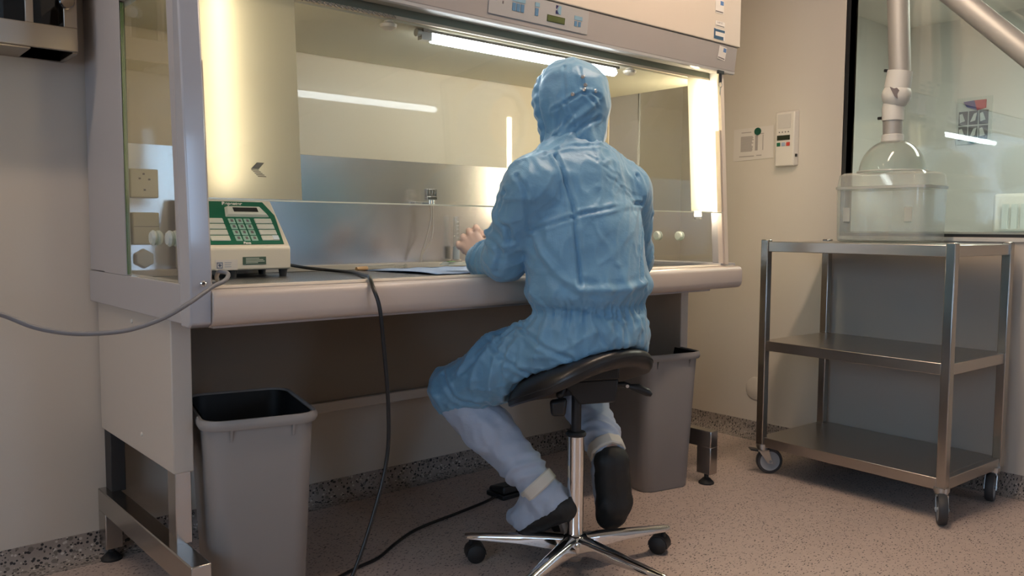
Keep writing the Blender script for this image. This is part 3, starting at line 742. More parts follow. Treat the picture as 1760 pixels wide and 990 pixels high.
obj('label', MB().box(1.772, 1.80, 2.384, 2.40, .876, .878), mat('label_green', (.30, .52, .18), .5), pk)
wp = MB(); wv = []
for j in range(7):
    for i in range(9):
        x = 1.72 + .085 * i / 8; y = 1.915 + .07 * j / 6
        wv.append((x, y, .864 + .010 * abs(mnoise.noise((i * .7, j * .8, 3.3))) + .012 * (1 - abs(i - 4) / 4.5) * (1 - abs(j - 3) / 4)))
wp.add(wv, [(j * 9 + i, j * 9 + i + 1, (j + 1) * 9 + i + 1, (j + 1) * 9 + i) for j in range(6) for i in range(8)])
tag(obj('wipe', wp, M_paper, solid=.001), 'crumpled white wipe on the ledge under the left forearm', 'wipe')
# tube clamp fixed to the splash panel
tcx, tcy, tcz = 1.728, 2.435, 1.110
tc_ = thing('tube_clamp', 'small steel clamp fixed to the steel back of the cabinet with hanging tubes', 'clamp', (tcx, tcy + .05, tcz - .03))
obj('bracket', MB().box(tcx - .035, tcx + .045, 2.482, 2.497, 1.078, 1.090).box(tcx - .004, tcx + .006, 2.43, 2.485, 1.080, 1.088), M_dchrome, tc_, .001)
pr = MB()
for dx in (-.018, -.007, .006, .017):
    pr.box(tcx + dx - .0035, tcx + dx + .0035, tcy - .008, tcy + .008, tcz - .002, tcz + .024)
pr.box(tcx - .021, tcx + .021, tcy - .010, tcy + .010, tcz - .014, tcz - .002)
obj('jaw', pr, M_chrome, tc_, .001)
obj('clamp_screw', MB().cyl((tcx - .002, tcy, tcz - .034), (tcx - .002, tcy, tcz - .014), .006).cyl((tcx + .012, tcy, tcz - .03), (tcx + .012, tcy, tcz - .014), .004), M_chrome, tc_)
M_tub = clear_plastic('clear_tubing', (.9, .86, .78), .45, (.78, .70, .60))
for k, (dx, sag) in enumerate(((.0, .0), (.010, .012))):
    pts = [(tcx + dx, tcy, tcz - .035), (tcx + .003 + dx, tcy + .004, 1.03), (tcx - .012 + dx + sag, tcy + .010, .96), (tcx - .030 + dx * .5, tcy + .015, .905), (tcx - .036 + dx * .4, tcy + .012, .876)]
    tag(obj('tubing', MB().tube(spline(pts, 6), .0032, 8), M_tub), ['clear tube hanging from the left of the steel clamp to the sill', 'clear tube hanging from the right of the steel clamp to the sill'][k], 'tube', 'tubes under the clamp')

# ================================================================== WASTE BINS
M_bin = mat('bin_grey', (.285, .27, .26), .48, bump=(350, .04, .001)); M_bin_in = mat('bin_black_bag', (.012, .012, .013), .5)
def waste_bin(loc, rz, label):
    t = thing('waste_bin', label, 'bin', (*loc, 0), rz, 'grey waste bins under the cabinet')
    H = .53
    rings = [[(x, y, z) for x, y in rrect(w, d, r)] for w, d, r, z in ((.215, .315, .045, 0), (.225, .325, .05, .006), (.262, .362, .05, .45), (.268, .368, .05, .515), (.262, .362, .047, .515), (.222, .322, .047, .02), (.2, .3, .04, .018))]
    b_ = MB().loft(rings); obj('body', b_, M_bin, t, local=True)
    rim = [[(x, y, z) for x, y in rrect(w, d, r)] for w, d, r, z in ((.268, .368, .05, .507), (.285, .385, .056, .505), (.292, .392, .058, .512), (.292, .392, .058, .522), (.284, .384, .055, .530), (.272, .372, .05, .530), (.264, .364, .048, .520), (.263, .363, .048, .507))]
    obj('rim', MB().loft(rim, False), M_bin, t, local=True)
    for x in (-.075, .075):
        for s in (-1, 1):
            rb = MB(); rb.hexa([(x - .003, s * .181, .475), (x + .003, s * .181, .475), (x + .003, s * .183, .475), (x - .003, s * .183, .475), (x - .003, s * .180, .507), (x + .003, s * .180, .507), (x + .003, s * .192, .507), (x - .003, s * .192, .507)])
            obj('rim_rib', rb, M_bin, t, local=True)
    bag = [[(x, y, z) for x, y in rrect(w, d, r)] for w, d, r, z in ((.258, .358, .045, .526), (.25, .35, .045, .44), (.215, .315, .045, .10), (.19, .29, .05, .05))]
    B = MB().loft(bag, False); n = len(bag[0]); B.f.append(tuple(range(3 * n, 4 * n)))
    obj('liner', B, M_bin_in, t, local=True)
    return t
waste_bin((.903, 2.108), -.226, 'grey waste bin with a black liner behind the left foot of the cabinet')
waste_bin((2.535, 2.118), -.226, 'grey waste bin half hidden behind the stool and the person')

# ================================================================== STEEL TROLLEY
tr = thing('trolley', 'stainless steel three shelf trolley on castors below the observation window', 'trolley', (2.92, 1.12, 0), -.0503)
TD, TW, LG = .475, .758, .032
for x in (0, TD - LG):
    for y in (0, TW - LG):
        obj('leg', MB().box(x, x + LG, y, y + LG, .118, .957), M_steel, tr, .003, local=True)
for z, nm in ((.909, 'shelf'), (.508, 'shelf'), (.112, 'shelf')):
    sh = MB().box(.006, TD - .006, LG, TW - LG, z, z + .040).box(LG, TD - LG, .006, TW - .006, z + .0005, z + .0395)
    obj(nm, sh, M_steel2, tr, .002, local=True)
M_tyre = mat('castor_tyre', (.035, .036, .04), .55); M_hub = mat('castor_hub', (.34, .36, .38), .45)
def castor(parent, x, y, a, brake=False):
    M = Matrix.Translation((x, y, 0)) @ Matrix.Rotation(a, 4, 'Z')      # wheel rolls along local x, axle along local y
    off = .028
    def W(mb): return mb.xf(M)
    top = obj('castor', W(MB().cyl((0, 0, .108), (0, 0, .122), .026).cyl((0, 0, .098), (0, 0, .108), .022)), M_dchrome, parent, local=True)
    fk = MB()
    for s in (-1, 1):
        fk.hexa([(-.020, s * .018, .100), (.022, s * .018, .100), (.022, s * .0205, .100), (-.020, s * .0205, .100), (-off - .010, s * .018, .044), (-off + .010, s * .018, .044), (-off + .010, s * .0205, .044), (-off - .010, s * .0205, .044)])
    fk.box(-.022, .022, -.0205, .0205, .094, .100)
    obj('fork', W(fk), M_dchrome, top, local=True)
    R = Matrix.Translation((-off, 0, .0525)) @ Matrix.Rotation(PI / 2, 4, 'X')
    ty = MB().lathe([(.040, -.014), (.049, -.014), (.0525, -.008), (.0525, .008), (.049, .014), (.040, .014), (.040, -.014)], n=32, M=R)
    obj('tyre', W(ty), M_tyre, top, local=True)
    hb = MB().lathe([(0, -.010), (.016, -.013), (.030, -.009), (.0402, -.013), (.0402, .013), (.030, .009), (.016, .013), (0, .010)], n=28, M=R)
    hb.cyl((-off, -.023, .0525), (-off, .023, .0525), .006, n=12)
    obj('hub', W(hb), M_hub, top, local=True)
    if brake:
        obj('brake_pedal', W(MB().hexa([(.005, -.016, .090), (.052, -.020, .096), (.052, .020, .096), (.005, .016, .090), (.005, -.016, .098), (.054, -.020, .103), (.054, .020, .103), (.005, .016, .098)])), M_black, top, .002, local=True)
castor(tr, .020, TW - .020, 2.45, True)
castor(tr, .020, .020, .55)
castor(tr, TD - .050, .020, .25)
castor(tr, TD - .050, TW - .020, 1.0)

# ------------------------------------------------------------------ clear tub on the trolley
M_tubp = clear_plastic('clear_tub_plastic', (.965, .975, .96), .17, (.86, .85, .80)); M_tubr = clear_plastic('clear_tub_rim', (.9, .92, .9), .42, (.82, .82, .76))
bx = thing('storage_tub', 'clear plastic tub with lid standing on the top shelf of the trolley', 'tub', (3.275, 1.505, .950))
def rr3(w, d, r, z, cx=3.275, cy=1.505): return [(cx + x, cy + y, z) for x, y in rrect(w, d, r)]
body = [rr3(.210, .325, .03, .951), rr3(.228, .345, .035, .957), rr3(.236, .352, .035, 1.160), rr3(.230, .346, .033, 1.160), rr3(.222, .339, .03, .961), rr3(.20, .31, .025, .957)]
obj('body', MB().loft(body), M_tubp, bx)
obj('rim', MB().loft([rr3(.236, .352, .036, 1.157), rr3(.244, .360, .040, 1.157), rr3(.244, .360, .040, 1.167), rr3(.228, .344, .034, 1.167), rr3(.228, .344, .034, 1.157)], False), M_tubr, bx)
obj('lid', MB().loft([rr3(.238, .354, .04, 1.1675), rr3(.228, .338, .036, 1.212), rr3(.20, .31, .03, 1.221), rr3(.196, .306, .028, 1.218), rr3(.222, .332, .034, 1.209), rr3(.232, .348, .038, 1.1675)]), M_tubp, bx)
for y in (1.505 - .135, 1.505 + .105): obj('grip_panel', MB().box(3.156, 3.159, y, y + .028, 1.03, 1.085), M_tubr, bx)
# ================================================================== EXTRACTION ARM
M_alu = mat('anodised_tube', (.42, .41, .385), .52, .45); M_jw = mat('joint_white', (.66, .66, .62), .42)
arm = thing('extraction_arm', 'grey tube extraction arm with a clear dome hood above the plastic tub', 'extraction arm', (3.29, 1.51, 1.228))
dome = []
for a in np.linspace(0, 1, 12):
    dome.append((.122 * math.cos(a * 1.32), .128 * math.sin(a * 1.32)))
inn = [(r - .003, z - .002) for r, z in dome[::-1]]
DC = (3.29, 1.511, 1.226)
obj('hood', MB().lathe([(.128, -.001), (.128, .002)] + dome + inn + [(.119, -.001), (.128, -.001)], DC, 40), clear_plastic('dome_plastic', (.93, .95, .93), .10), arm)
obj('hood_rim', MB().lathe([(.118, -.003), (.129, -.003), (.130, .0), (.128, .004), (.120, .004), (.118, -.003)], DC, 40), M_tubr, arm)
z0 = DC[2] + .118
obj('collar', MB().lathe([(.030, 0), (.041, 0), (.040, .026), (.036, .028), (.030, .028)], (DC[0], DC[1] + .003, z0), 28), M_jw, arm)
obj('lower_tube', MB().cyl((3.29, 1.514, z0 + .02), (3.29, 1.516, z0 + .085), .0355, n=28), M_alu, arm)
obj('collar', MB().lathe([(.030, 0), (.0395, 0), (.0405, .05), (.036, .075), (.03, .075)], (3.29, 1.516, z0 + .082), 28), M_jw, arm)
jt = MB().sphere((3.29, 1.505, 1.523), .054, 28, 16).cyl((3.29, 1.503, 1.55), (3.29, 1.494, 1.615), .048, .046, 28)
jo = obj('joint', jt, M_jw, arm)
vd = (Vector((0, 0, 1.0)) - Vector((3.29, 1.505, 1.523))).normalized()
FM = frame_matrix(Vector((3.29, 1.505, 1.523)) + Vector((-.93, -.36, .02)).normalized() * .0545, (.36, -.93, 0), (0.02, 0, 1))
obj('arm_mark', MB().prism([(-.022, .026), (-.006, .018), (.004, .020), (.012, .010), (.006, -.004), (.008, -.022), (-.004, -.012), (-.012, .004)], 'z', -.006, .0012).xf(FM), M_ink, jo)
kb = MB().cyl((3.29, 1.556, 1.625), (3.29, 1.545, 1.623), .006, n=10).cyl((3.29, 1.575, 1.44), (3.29, 1.55, 1.44), .006, n=10); obj('knob', kb, M_black, jo)
e0 = Vector((3.29, 1.494, 1.60)); e1 = Vector((3.29, 1.525, 2.08))
obj('upper_tube', MB().cyl(e0, e1, .0395, n=28), M_alu, arm)
obj('elbow', MB().sphere(e1, .062, 24, 14), M_jw, arm)
e2 = Vector((3.20, .55, 1.13))
obj('outer_tube', MB().cyl(e1, e2, .041, n=28), M_alu, arm)
obj('wall_bracket', MB().sphere(e2, .06, 20, 12).cyl(e2, (3.455, .55, 1.13 - .2), .035).box(3.43, 3.459, .48, .62, .84, .96), M_jw, arm)

# ================================================================== WALL ITEMS
wc = thing('wall_controller', 'white wall control box with small dark display and three coloured keys', 'controller', (XW, 2.07, 1.285))
obj('case', MB().hexa([(3.428, 2.022, 1.285), (3.459, 2.014, 1.285), (3.459, 2.124, 1.285), (3.428, 2.116, 1.285), (3.428, 2.022, 1.528), (3.459, 2.014, 1.535), (3.459, 2.124, 1.535), (3.428, 2.116, 1.528)]), mat('controller_white', (.66, .61, .54), .4), wc, .005)
obj('label_panel', MB().box(3.4265, 3.4285, 2.04, 2.105, 1.455, 1.518), mat('controller_label', (.56, .52, .47), .5), wc)
obj('display', MB().box(3.4255, 3.4285, 2.042, 2.106, 1.402, 1.424), mat('lcd_dark', (.03, .035, .02), .2), wc)
for y, c in ((2.098, (.012, .12, .06)), (2.074, (.30, .36, .46)), (2.050, (.50, .05, .03))):
    obj('key', MB().box(3.425, 3.4285, y - .009, y + .009, 1.375, 1.392), mat('key_%d' % int(c[0] * 999), c, .4), wc, .002)
mk = MB()
for k in range(4): mk.box(3.4265, 3.4285, 2.048 + k * .015, 2.053 + k * .015, 1.436, 1.441)
obj('label_print', mk, M_ink, wc)
obj('side_button', MB().box(3.435, 3.445, 2.013, 2.018, 1.325, 1.338), M_black, wc)
nt = thing('notice', 'printed white notice fixed to the right wall under a green magnet', 'notice', (XW, 2.25, 1.325))
obj('sheet', MB().hexa([(3.4575, 2.142, 1.330), (3.4605, 2.142, 1.330), (3.4605, 2.358, 1.322), (3.4575, 2.358, 1.322), (3.4575, 2.142, 1.478), (3.4605, 2.142, 1.478), (3.4605, 2.358, 1.474), (3.4575, 2.358, 1.474)]), mat('notice_paper', (.64, .59, .54), .7), nt)
pr = MB()
def nline(y0, y1, z, h=.004): pr.box(3.4566, 3.4576, y0, y1, z, z + h)
nline(2.262, 2.315, 1.4535); nline(2.245, 2.325, 1.341); nline(2.205, 2.232, 1.343); nline(2.195, 2.245, 1.443)
rr_ = random.Random(3)
for k in range(14): nline(2.318 - .058 - rr_.random() * .012, 2.318, 1.366 + k * .0052, .0036)
pr.box(3.4566, 3.4576, 2.226, 2.240, 1.368, 1.438); pr.box(3.4566, 3.4576, 2.197, 2.200, 1.368, 1.440)
obj('print', pr, mat('grey_print', (.36, .32, .30), .7), nt)
tag(obj('magnet', MB().lathe([(0, 0), (.017, 0), (.018, .003), (.016, .007), (0, .008)], n=24, M=Matrix.Translation((3.4574, 2.226, 1.456)) @ Matrix.Rotation(-PI / 2, 4, 'Y')), mat('magnet_green', (.006, .075, .045), .35)), 'round dark green magnet holding the notice on the right wall', 'magnet')
ds = tag(obj('blanking_plate', MB().lathe([(0, 0), (.055, 0), (.054, .006), (.048, .009), (0, .009)], n=36, M=Matrix.Translation((3.4608, 2.20, .238)) @ Matrix.Rotation(-PI / 2, 4, 'Y')), M_wall), 'round pale cover plate low on the right wall behind the trolley leg', 'cover plate')

# stainless dispenser cabinet at the upper left
dc = thing('wall_cabinet', 'stainless steel wall cabinet with dark glazed front at the upper left', 'wall cabinet', (.25, 2.6, 1.462))
M_ds = steel('dispenser_steel', (.40, .34, .28), .30, (.6, 12, 1), .06)
X0, X1, Z0, Z1 = -.12, .612, 1.462, 1.93
sh = MB().box(X0, X1, 2.655, 2.668, Z0, Z1).box(X0, X0 + .012, 2.512, 2.655, Z0, Z1).box(X1 - .012, X1, 2.512, 2.655, Z0, Z1).box(X0 + .012, X1 - .012, 2.512, 2.655, Z1 - .012, Z1)
sh.box(X0 + .012, .50, 2.512, 2.655, Z0, Z0 + .012)
obj('shell', sh, M_ds, dc, .002)
fr = MB().box(X0, X1, 2.50, 2.512, Z0 + .004, Z0 + .066).box(X1 - .034, X1, 2.50, 2.512, Z0 + .066, Z1).box(X0, X0 + .034, 2.50, 2.512, Z0 + .066, Z1).box(.487, .507, 2.501, 2.511, Z0 + .066, Z1 - .04).box(.23, .25, 2.501, 2.511, Z0 + .066, Z1 - .04).box(X0 + .034, X1 - .034, 2.50, 2.512, Z1 - .04, Z1)
obj('door_frame', fr, M_ds, dc, .002)
obj('door_glass', MB().box(X0 + .03, X1 - .03, 2.506, 2.509, Z0 + .06, Z1 - .03), glass('smoked_glass', (.55, .58, .60), 1.2), dc)
obj('door_knob', MB().lathe([(0, .024), (.016, .024), (.019, .018), (.019, .010), (.008, .006), (.008, 0)], n=24, M=Matrix.Translation((.583, 2.50, 1.592)) @ Matrix.Rotation(PI / 2, 4, 'X')), M_chrome, dc)
obj('inner_shelf', MB().box(X0 + .012, X1 - .012, 2.53, 2.655, Z0 + .05, Z0 + .056), M_ds, dc)
M_gb = mat('glove_box_blue', (.20, .25, .31), .6)
rs = random.Random(2)
xx = X0 + .03
for k, (w, lab) in enumerate(((.17, 'leftmost dark blue carton behind the glass of the steel wall cabinet'), (.15, 'dark blue carton in the middle of the steel wall cabinet'), (.10, 'narrow blue grey carton left of the divider in the steel wall cabinet'), (.08, 'dark carton at the right end of the steel wall cabinet'))):
    cb = thing('carton', lab, 'carton', (xx + w / 2, 2.59, Z0 + .056), 0, 'cartons in the wall cabinet')
    obj('box', MB().box(xx, xx + w, 2.54, 2.645, Z0 + .0565, Z0 + .056 + .27 + .05 * rs.random()), M_gb if k != 2 else mat('carton_grey', (.38, .42, .47), .6), cb, .003)
    obj('flap', MB().box(xx + w * .2, xx + w * .8, 2.537, 2.5405, Z0 + .10, Z0 + .18), mat('carton_pale', (.30, .32, .34), .6), cb)
    xx += w + .012
# ================================================================== SADDLE STOOL
SX, SY = 1.695, 1.666
stool = thing('saddle_stool', 'black saddle stool on a five armed chrome base under the seated person', 'stool', (SX, SY, 0))
M_seat = mat('black_seat_vinyl', (.016, .015, .015), .36, bump=(180, .06, .001))
def seat_top(x, y):
    return .636 - .24 * y - (1.0 + 3.6 * max(0, y + .06)) * x * x - 2.2 * max(0, y) ** 2 - .9 * max(0, -x - .08) ** 2
rings = []
n = 56
def outline(a):
    c, s_ = math.cos(a), math.sin(a)
    w = .205 - .02 * s_; l = .185
    return Vector((w * math.copysign(abs(c) ** .82, c), l * math.copysign(abs(s_) ** .82, s_) - .005))
def ring(sc, dz, follow=1.0):
    r = []
    for k in range(n):
        p = outline(2 * PI * k / n) * sc
        r.append((SX + p.x, SY + p.y, seat_top(p.x, p.y) + dz))
    return r
th = .042
seq = [(.02, 0), (.3, 0), (.55, 0), (.75, -.001), (.88, -.004), (.95, -.010), (.985, -.018), (1.0, -.030), (.99, -.044), (.96, -.053), (.88, -.057), (.5, -.056), (.2, -.054), (.02, -.054)]
obj('seat', MB().loft([ring(a, b) for a, b in seq]), M_seat, stool)
seam = MB().loft([ring(1.002, -.0255), ring(1.006, -.028), ring(1.002, -.0305)], False); obj('seat_piping', seam, M_rubber, stool)
YA = math.radians(236)
# mechanism below the seat
vx = Vector((.755, -.655, 0)); vy = Vector((.655, .753, 0))
def S(u, v, z): return Vector((SX, SY, 0)) + vx * u + vy * v + Vector((0, 0, z))
mb = MB().hexa([S(-.05, -.06, .565), S(.115, -.06, .575), S(.115, .06, .575), S(-.05, .06, .565), S(-.05, -.06, .600), S(.115, -.06, .620), S(.115, .06, .620), S(-.05, .06, .600)])
mb.hexa([S(.005, -.05, .500), S(.108, -.05, .508), S(.108, .05, .508), S(.005, .05, .500), S(-.045, -.05, .565), S(.115, -.05, .575), S(.115, .05, .575), S(-.045, .05, .565)])
mech = obj('tilt_mechanism', mb, M_black, stool, .005)
obj('bolt', MB().cyl(S(-.008, -.062, .572), S(-.008, -.066, .572), .007, n=10), M_chrome, mech)
kn = MB().lathe([(0, 0), (.020, 0), (.024, .006), (.024, .032), (.018, .042), (0, .042)], n=8, M=frame_matrix(S(-.055, -.05, .505), (1, 0, 0), (0, .86, .5)))
obj('tension_knob', MB().cyl(S(-.03, -.02, .56), S(-.055, -.05, .52), .012).join(MB().hexa([S(-.075, -.062, .468), S(-.035, -.062, .468), S(-.035, -.03, .468), S(-.075, -.03, .468), S(-.080, -.062, .512), S(-.030, -.062, .520), S(-.030, -.03, .520), S(-.080, -.03, .512)])), M_black, mech, .009)
obj('height_lever', MB().tube([S(.10, 0, .548), S(.135, 0, .550), S(.152, 0, .545)], .009, 12).tube([S(.152, 0, .545), S(.175, 0, .540), S(.205, 0, .527), S(.216, 0, .520)], [.007, .013, .012, .006], 14), M_black, mech)
obj('lever_bolt', MB().cyl(S(.145, -.009, .547), S(.145, -.012, .547), .005, n=10), M_chrome, mech)
obj('gas_spring', MB().cyl((SX, SY, .40), (SX, SY, .56), .0145), M_black, stool)
obj('column_collar', MB().lathe([(.012, .402), (.028, .400), (.030, .406), (.026, .412), (.014, .414)], (SX, SY, 0), 28), M_rubber, stool)
col = MB().lathe([(.022, .085), (.0235, .10), (.0245, .30), (.0245, .402), (.012, .402)], (SX, SY, 0), 36)
obj('column', col, M_chrome, stool)
obj('column_foot', MB().lathe([(0, .030), (.018, .030), (.020, .034), (.020, .052), (.0, .052)], (SX, SY, 0), 28), M_dchrome, stool)
hub = MB().lathe([(.020, .050), (.040, .052), (.046, .070), (.045, .092), (.034, .106), (.024, .112), (.0, .112)], (SX, SY, 0), 36)
obj('hub', hub, M_chrome, stool)
for k, a in enumerate((-36, 36, -108, 108, 180)):
    t = YA + math.radians(a)
    def A(r, s_, z): return (SX + r * math.cos(t) - s_ * math.sin(t), SY + r * math.sin(t) + s_ * math.cos(t), z)
    rr = []
    for r, w_, zt_, zb_ in ((.030, .024, .106, .060), (.07, .022, .104, .064), (.16, .018, .098, .070), (.26, .0155, .090, .070), (.312, .015, .086, .070), (.332, .010, .083, .072)):
        rr.append([A(r, -w_, zb_), A(r, w_, zb_), A(r, w_, zt_ - .008), A(r, w_ * .72, zt_ - .001), A(r, w_ * .3, zt_ + .002), A(r, -w_ * .3, zt_ + .002), A(r, -w_ * .72, zt_ - .001), A(r, -w_, zt_ - .008)])
    am = obj('base_arm', MB().loft(rr), M_chrome, stool, .002, sharp=55)
    sw = t + (2.0, -1.2, .4, -.9, 1.3)[k]
    cx_, cy_, _ = A(.312, 0, 0)
    d = Vector((math.cos(sw), math.sin(sw), 0)); q = Vector((-math.sin(sw), math.cos(sw), 0)); c0 = Vector((cx_, cy_, 0)) - d * .012
    cs = obj('castor', MB().cyl((cx_, cy_, .052), (cx_, cy_, .072), .007).join(MB().cyl(c0 + q * -.011 + Vector((0, 0, .028)), c0 + q * .011 + Vector((0, 0, .028)), .022)), M_black, am)
    for s_ in (-1, 1):
        Mx = frame_matrix(c0 + Vector((0, 0, .0275)) + q * s_ * .011, d, (0, 0, 1)) 
        pr_ = [(0, 0), (.020, 0), (.0265, .002), (.0275, .006), (.0275, .012), (.022, .0165), (0, .018)]
        zdir = (Mx.to_3x3() @ Vector((0, 0, 1))).dot(q * s_)
        if zdir < 0: Mx = Mx @ Matrix.Rotation(PI, 4, 'X')
        obj('castor_wheel', MB().lathe(pr_, n=24, M=Mx), M_rubber, cs)
    hd_ = MB()
    hr = []
    for b in np.linspace(-.2, PI + .1, 9):
        hr.append([c0 + d * math.cos(b) * rr_ + Vector((0, 0, .0275 + math.sin(b) * rr_)) + q * w_ for rr_, w_ in ((.029, -.022), (.029, .022), (.031, .022), (.031, -.022))])
    obj('castor_hood', MB().loft(hr), M_black, cs)

# ================================================================== PERSON
person = thing('person', 'person in a light blue hooded cleanroom coverall seated on the stool, reaching into the cabinet', 'person', (1.70, 1.66, 0))
def cloth(name, col, rough, stripes=True):
    m = mat(name, col, rough, sheen=.25, spec=.45); N, L = nodes_of(m); b = N['Principled BSDF']
    tc = N.new('ShaderNodeTexCoord'); n1 = N.new('ShaderNodeTexNoise'); n1.inputs['Scale'].default_value = 26; n1.inputs['Detail'].default_value = 5; n1.inputs['Roughness'].default_value = .55
    mp = N.new('ShaderNodeMapping'); mp.inputs['Scale'].default_value = (1.0, 1.0, 1.7); mp.inputs['Rotation'].default_value = (.3, .5, .2)
    L.new(tc.outputs['Object'], mp.inputs[0]); L.new(mp.outputs[0], n1.inputs['Vector'])
    bp = N.new('ShaderNodeBump'); bp.inputs['Strength'].default_value = .35; bp.inputs['Distance'].default_value = .006
    L.new(n1.outputs['Fac'], bp.inputs['Height'])
    if stripes:
        wv_ = N.new('ShaderNodeTexWave'); wv_.inputs['Scale'].default_value = 90; wv_.bands_direction = 'X'; wv_.inputs['Distortion'].default_value = .4
        L.new(tc.outputs['Object'], wv_.inputs['Vector'])
        b2_ = N.new('ShaderNodeBump'); b2_.inputs['Strength'].default_value = .08; b2_.inputs['Distance'].default_value = .001
        L.new(wv_.outputs['Fac'], b2_.inputs['Height']); L.new(bp.outputs[0], b2_.inputs['Normal']); L.new(b2_.outputs[0], b.inputs['Normal'])
    else: L.new(bp.outputs[0], b.inputs['Normal'])
    return m
M_suit = cloth('coverall_blue', (.16, .35, .53), .42)
M_boot = cloth('overboot_pale_blue', (.40, .47, .59), .5, False)
M_skin = mat('skin_and_glove', (.66, .44, .34), .5)
M_band = mat('white_tie_band', (.68, .64, .56), .7); M_sole = mat('black_sole', (.013, .013, .013), .6, bump=(120, .2, .002))
V3 = np.array
shL, elL, wrL = V3([1.528, 1.69, 1.105]), V3([1.535, 1.800, .915]), P(826, 447, .205)
shR, elR, wrR = V3([1.868, 1.650, 1.095]), V3([1.955, 1.690, .905]), V3([1.875, 1.945, .905])
hiL, knL, anL = V3([1.628, 1.665, .672]), V3([1.497, 1.992, .510]), V3([1.643, 1.751, .229])
hiR, knR, anR = V3([1.800, 1.650, .672]), V3([1.965, 1.960, .505]), V3([1.855, 1.686, .313])
PEL, WST, CHE, UPP, NEK = V3([1.712, 1.632, .705]), V3([1.712, 1.642, .80]), V3([1.704, 1.655, .96]), V3([1.699, 1.672, 1.10]), V3([1.690, 1.690, 1.225])
HD = P(978, 175, .045)
YAX = (0, 1, 0)
fH = V3([-.12, .99, -.10]); fH /= np.linalg.norm(fH); sH = np.cross(fH, [0, 0, 1]); sH /= np.linalg.norm(sH); uH = np.cross(sH, fH)
# ---- visible-surface lookup used to run seams over the cloth
def proj_all(V):
    c = (V - CAMP) @ RCW.T
    return c[:, 0] / c[:, 2] * FPX + CX, c[:, 1] / c[:, 2] * FPX + CY, c[:, 2]
def on_surface(V, N, pts):
    x, y, d = proj_all(V); face = ((V - CAMP) * N).sum(1) < 0; out = []
    for px, py in pts:
        q = np.hypot(x - px, y - py); ok = face & (q < 7)
        if not ok.any(): ok = face & (q < q[face].min() + 3)
        k = np.where(ok)[0]; k = k[np.argsort(d[k])[:4]]; out.append(V[k].mean(0))
    return out
def densify(pts, per=6): return [np.array(p) for p in spline(pts, per)]
def fold(V, N, px, a, w, ridge=0., off=0.):
    pl = densify(on_surface(V, N, px)); dd = polyd(V, pl)
    return -a * np.exp(-(dd / w) ** 2) + ridge * np.exp(-((dd - w * 1.9) / (w * 1.1)) ** 2)

# ---- body (one continuous skin: head, torso, arms, gloved hands, legs)
B = SDF((1.36, 1.36, .06), (2.10, 2.22, 1.52), .0050)
B.cap(PEL, WST, .135, .12, .03, (YAX, .8)).cap(WST, UPP, .125, .13, .03, (YAX, .75)).cap(shL, shR, .055, .055, .04).cap(UPP, NEK, .07, .052, .04)
B.cap(NEK, HD + V3([0, 0, -.04]), .052, .055, .02)
B.ell(HD + uH * .012 - fH * .010, (.074, .090, .092), (sH, fH, uH), .02)                       # cranium
B.ell(HD + fH * .030 - uH * .045, (.055, .060, .068), (sH, fH, uH), .03)                       # jaw and cheeks
B.cap(HD + fH * .086 + uH * .005, HD + fH * .104 - uH * .028, .008, .012, .012)                  # nose
for s_ in (-1, 1):
    B.ell(HD + s_ * sH * .074 - uH * .012, (.010, .018, .030), (sH, fH, uH), .008)              # ears
    B.sub(HD + s_ * sH * .030 + fH * .092 + uH * .006, (.015, .012, .010), (sH, fH, uH))
    B.ell(HD + s_ * sH * .030 + fH * .078 + uH * .006, (.012, .012, .012), (sH, fH, uH), .004)  # eyes
B.cap(HD + fH * .088 - uH * .055 - sH * .020, HD + fH * .088 - uH * .055 + sH * .020, .0065, .0065, .006)   # lips
B.cap(HD + fH * .087 - uH * .068 - sH * .014, HD + fH * .087 - uH * .068 + sH * .014, .0065, .0065, .006)
def hand(W, el, d, l, nrm, g=1.0):
    """W wrist, d wrist->knuckles, l index->little finger, nrm the side the fingers curl to"""
    d = d / np.linalg.norm(d); l = l - d * (l @ d); l /= np.linalg.norm(l); nrm = np.cross(d, l) * (1 if np.cross(d, l) @ nrm > 0 else -1)
    B.cap(el, W, .036, .027 * g, .02)
    for q in (-.026, -.009, .009, .025):                       # palm
        B.cap(W + l * q * .6 * g, W + (d * (.070 - abs(q + .006) * .25) + l * q) * g, .017 * g, .0105 * g, .010)
    for k, (q, ln) in enumerate(((-.0335, .95), (-.0110, 1.05), (.0115, .98), (.0330, .80))):
        m = W + (d * (.080 - (.004, 0, .004, .012)[k]) + l * q) * g
        p = m + (d * .72 + nrm * .66) * .036 * ln * g; t = p + (-d * .70 + nrm * .55) * .026 * ln * g; e = t + (-d * .90 - nrm * .35) * .020 * ln * g
        B.cap(m, p, .0108 * g, .0095 * g, .003).cap(p, t, .0095 * g, .0088 * g, .003).cap(t, e, .0088 * g, .0080 * g, .003)
    b = W + (d * .022 - l * .030 + nrm * .006) * g; m = b + (d * .62 - l * .55 + nrm * .50) * .040 * g; t = m + (d * .80 + l * .05 + nrm * .40) * .032 * g; e = t + (d * .6 + l * .50 + nrm * .3) * .022 * g
    B.cap(W + (d * .01 - l * .014) * g, b, .017 * g, .0155 * g, .010).cap(b, m, .0145 * g, .0115 * g, .006).cap(m, t, .011 * g, .010 * g, .004).cap(t, e, .010 * g, .0085 * g, .004)
    return m, t, e
VD = V3([.655, .753, -.02])
kL = P(806, 411, .265)
wH = P(826, 441, .225)
hand(wH, elL, kL - wH, P(790, 434, .26) - P(826, 405, .26), VD, 1.12)
hand(wrR, elR, V3([-.18, .95, .25]), V3([.35, .1, -.93]), V3([-.9, -.1, -.35]))
B.cap(shL, elL, .045, .038, .03).cap(shR, elR, .045, .038, .03)
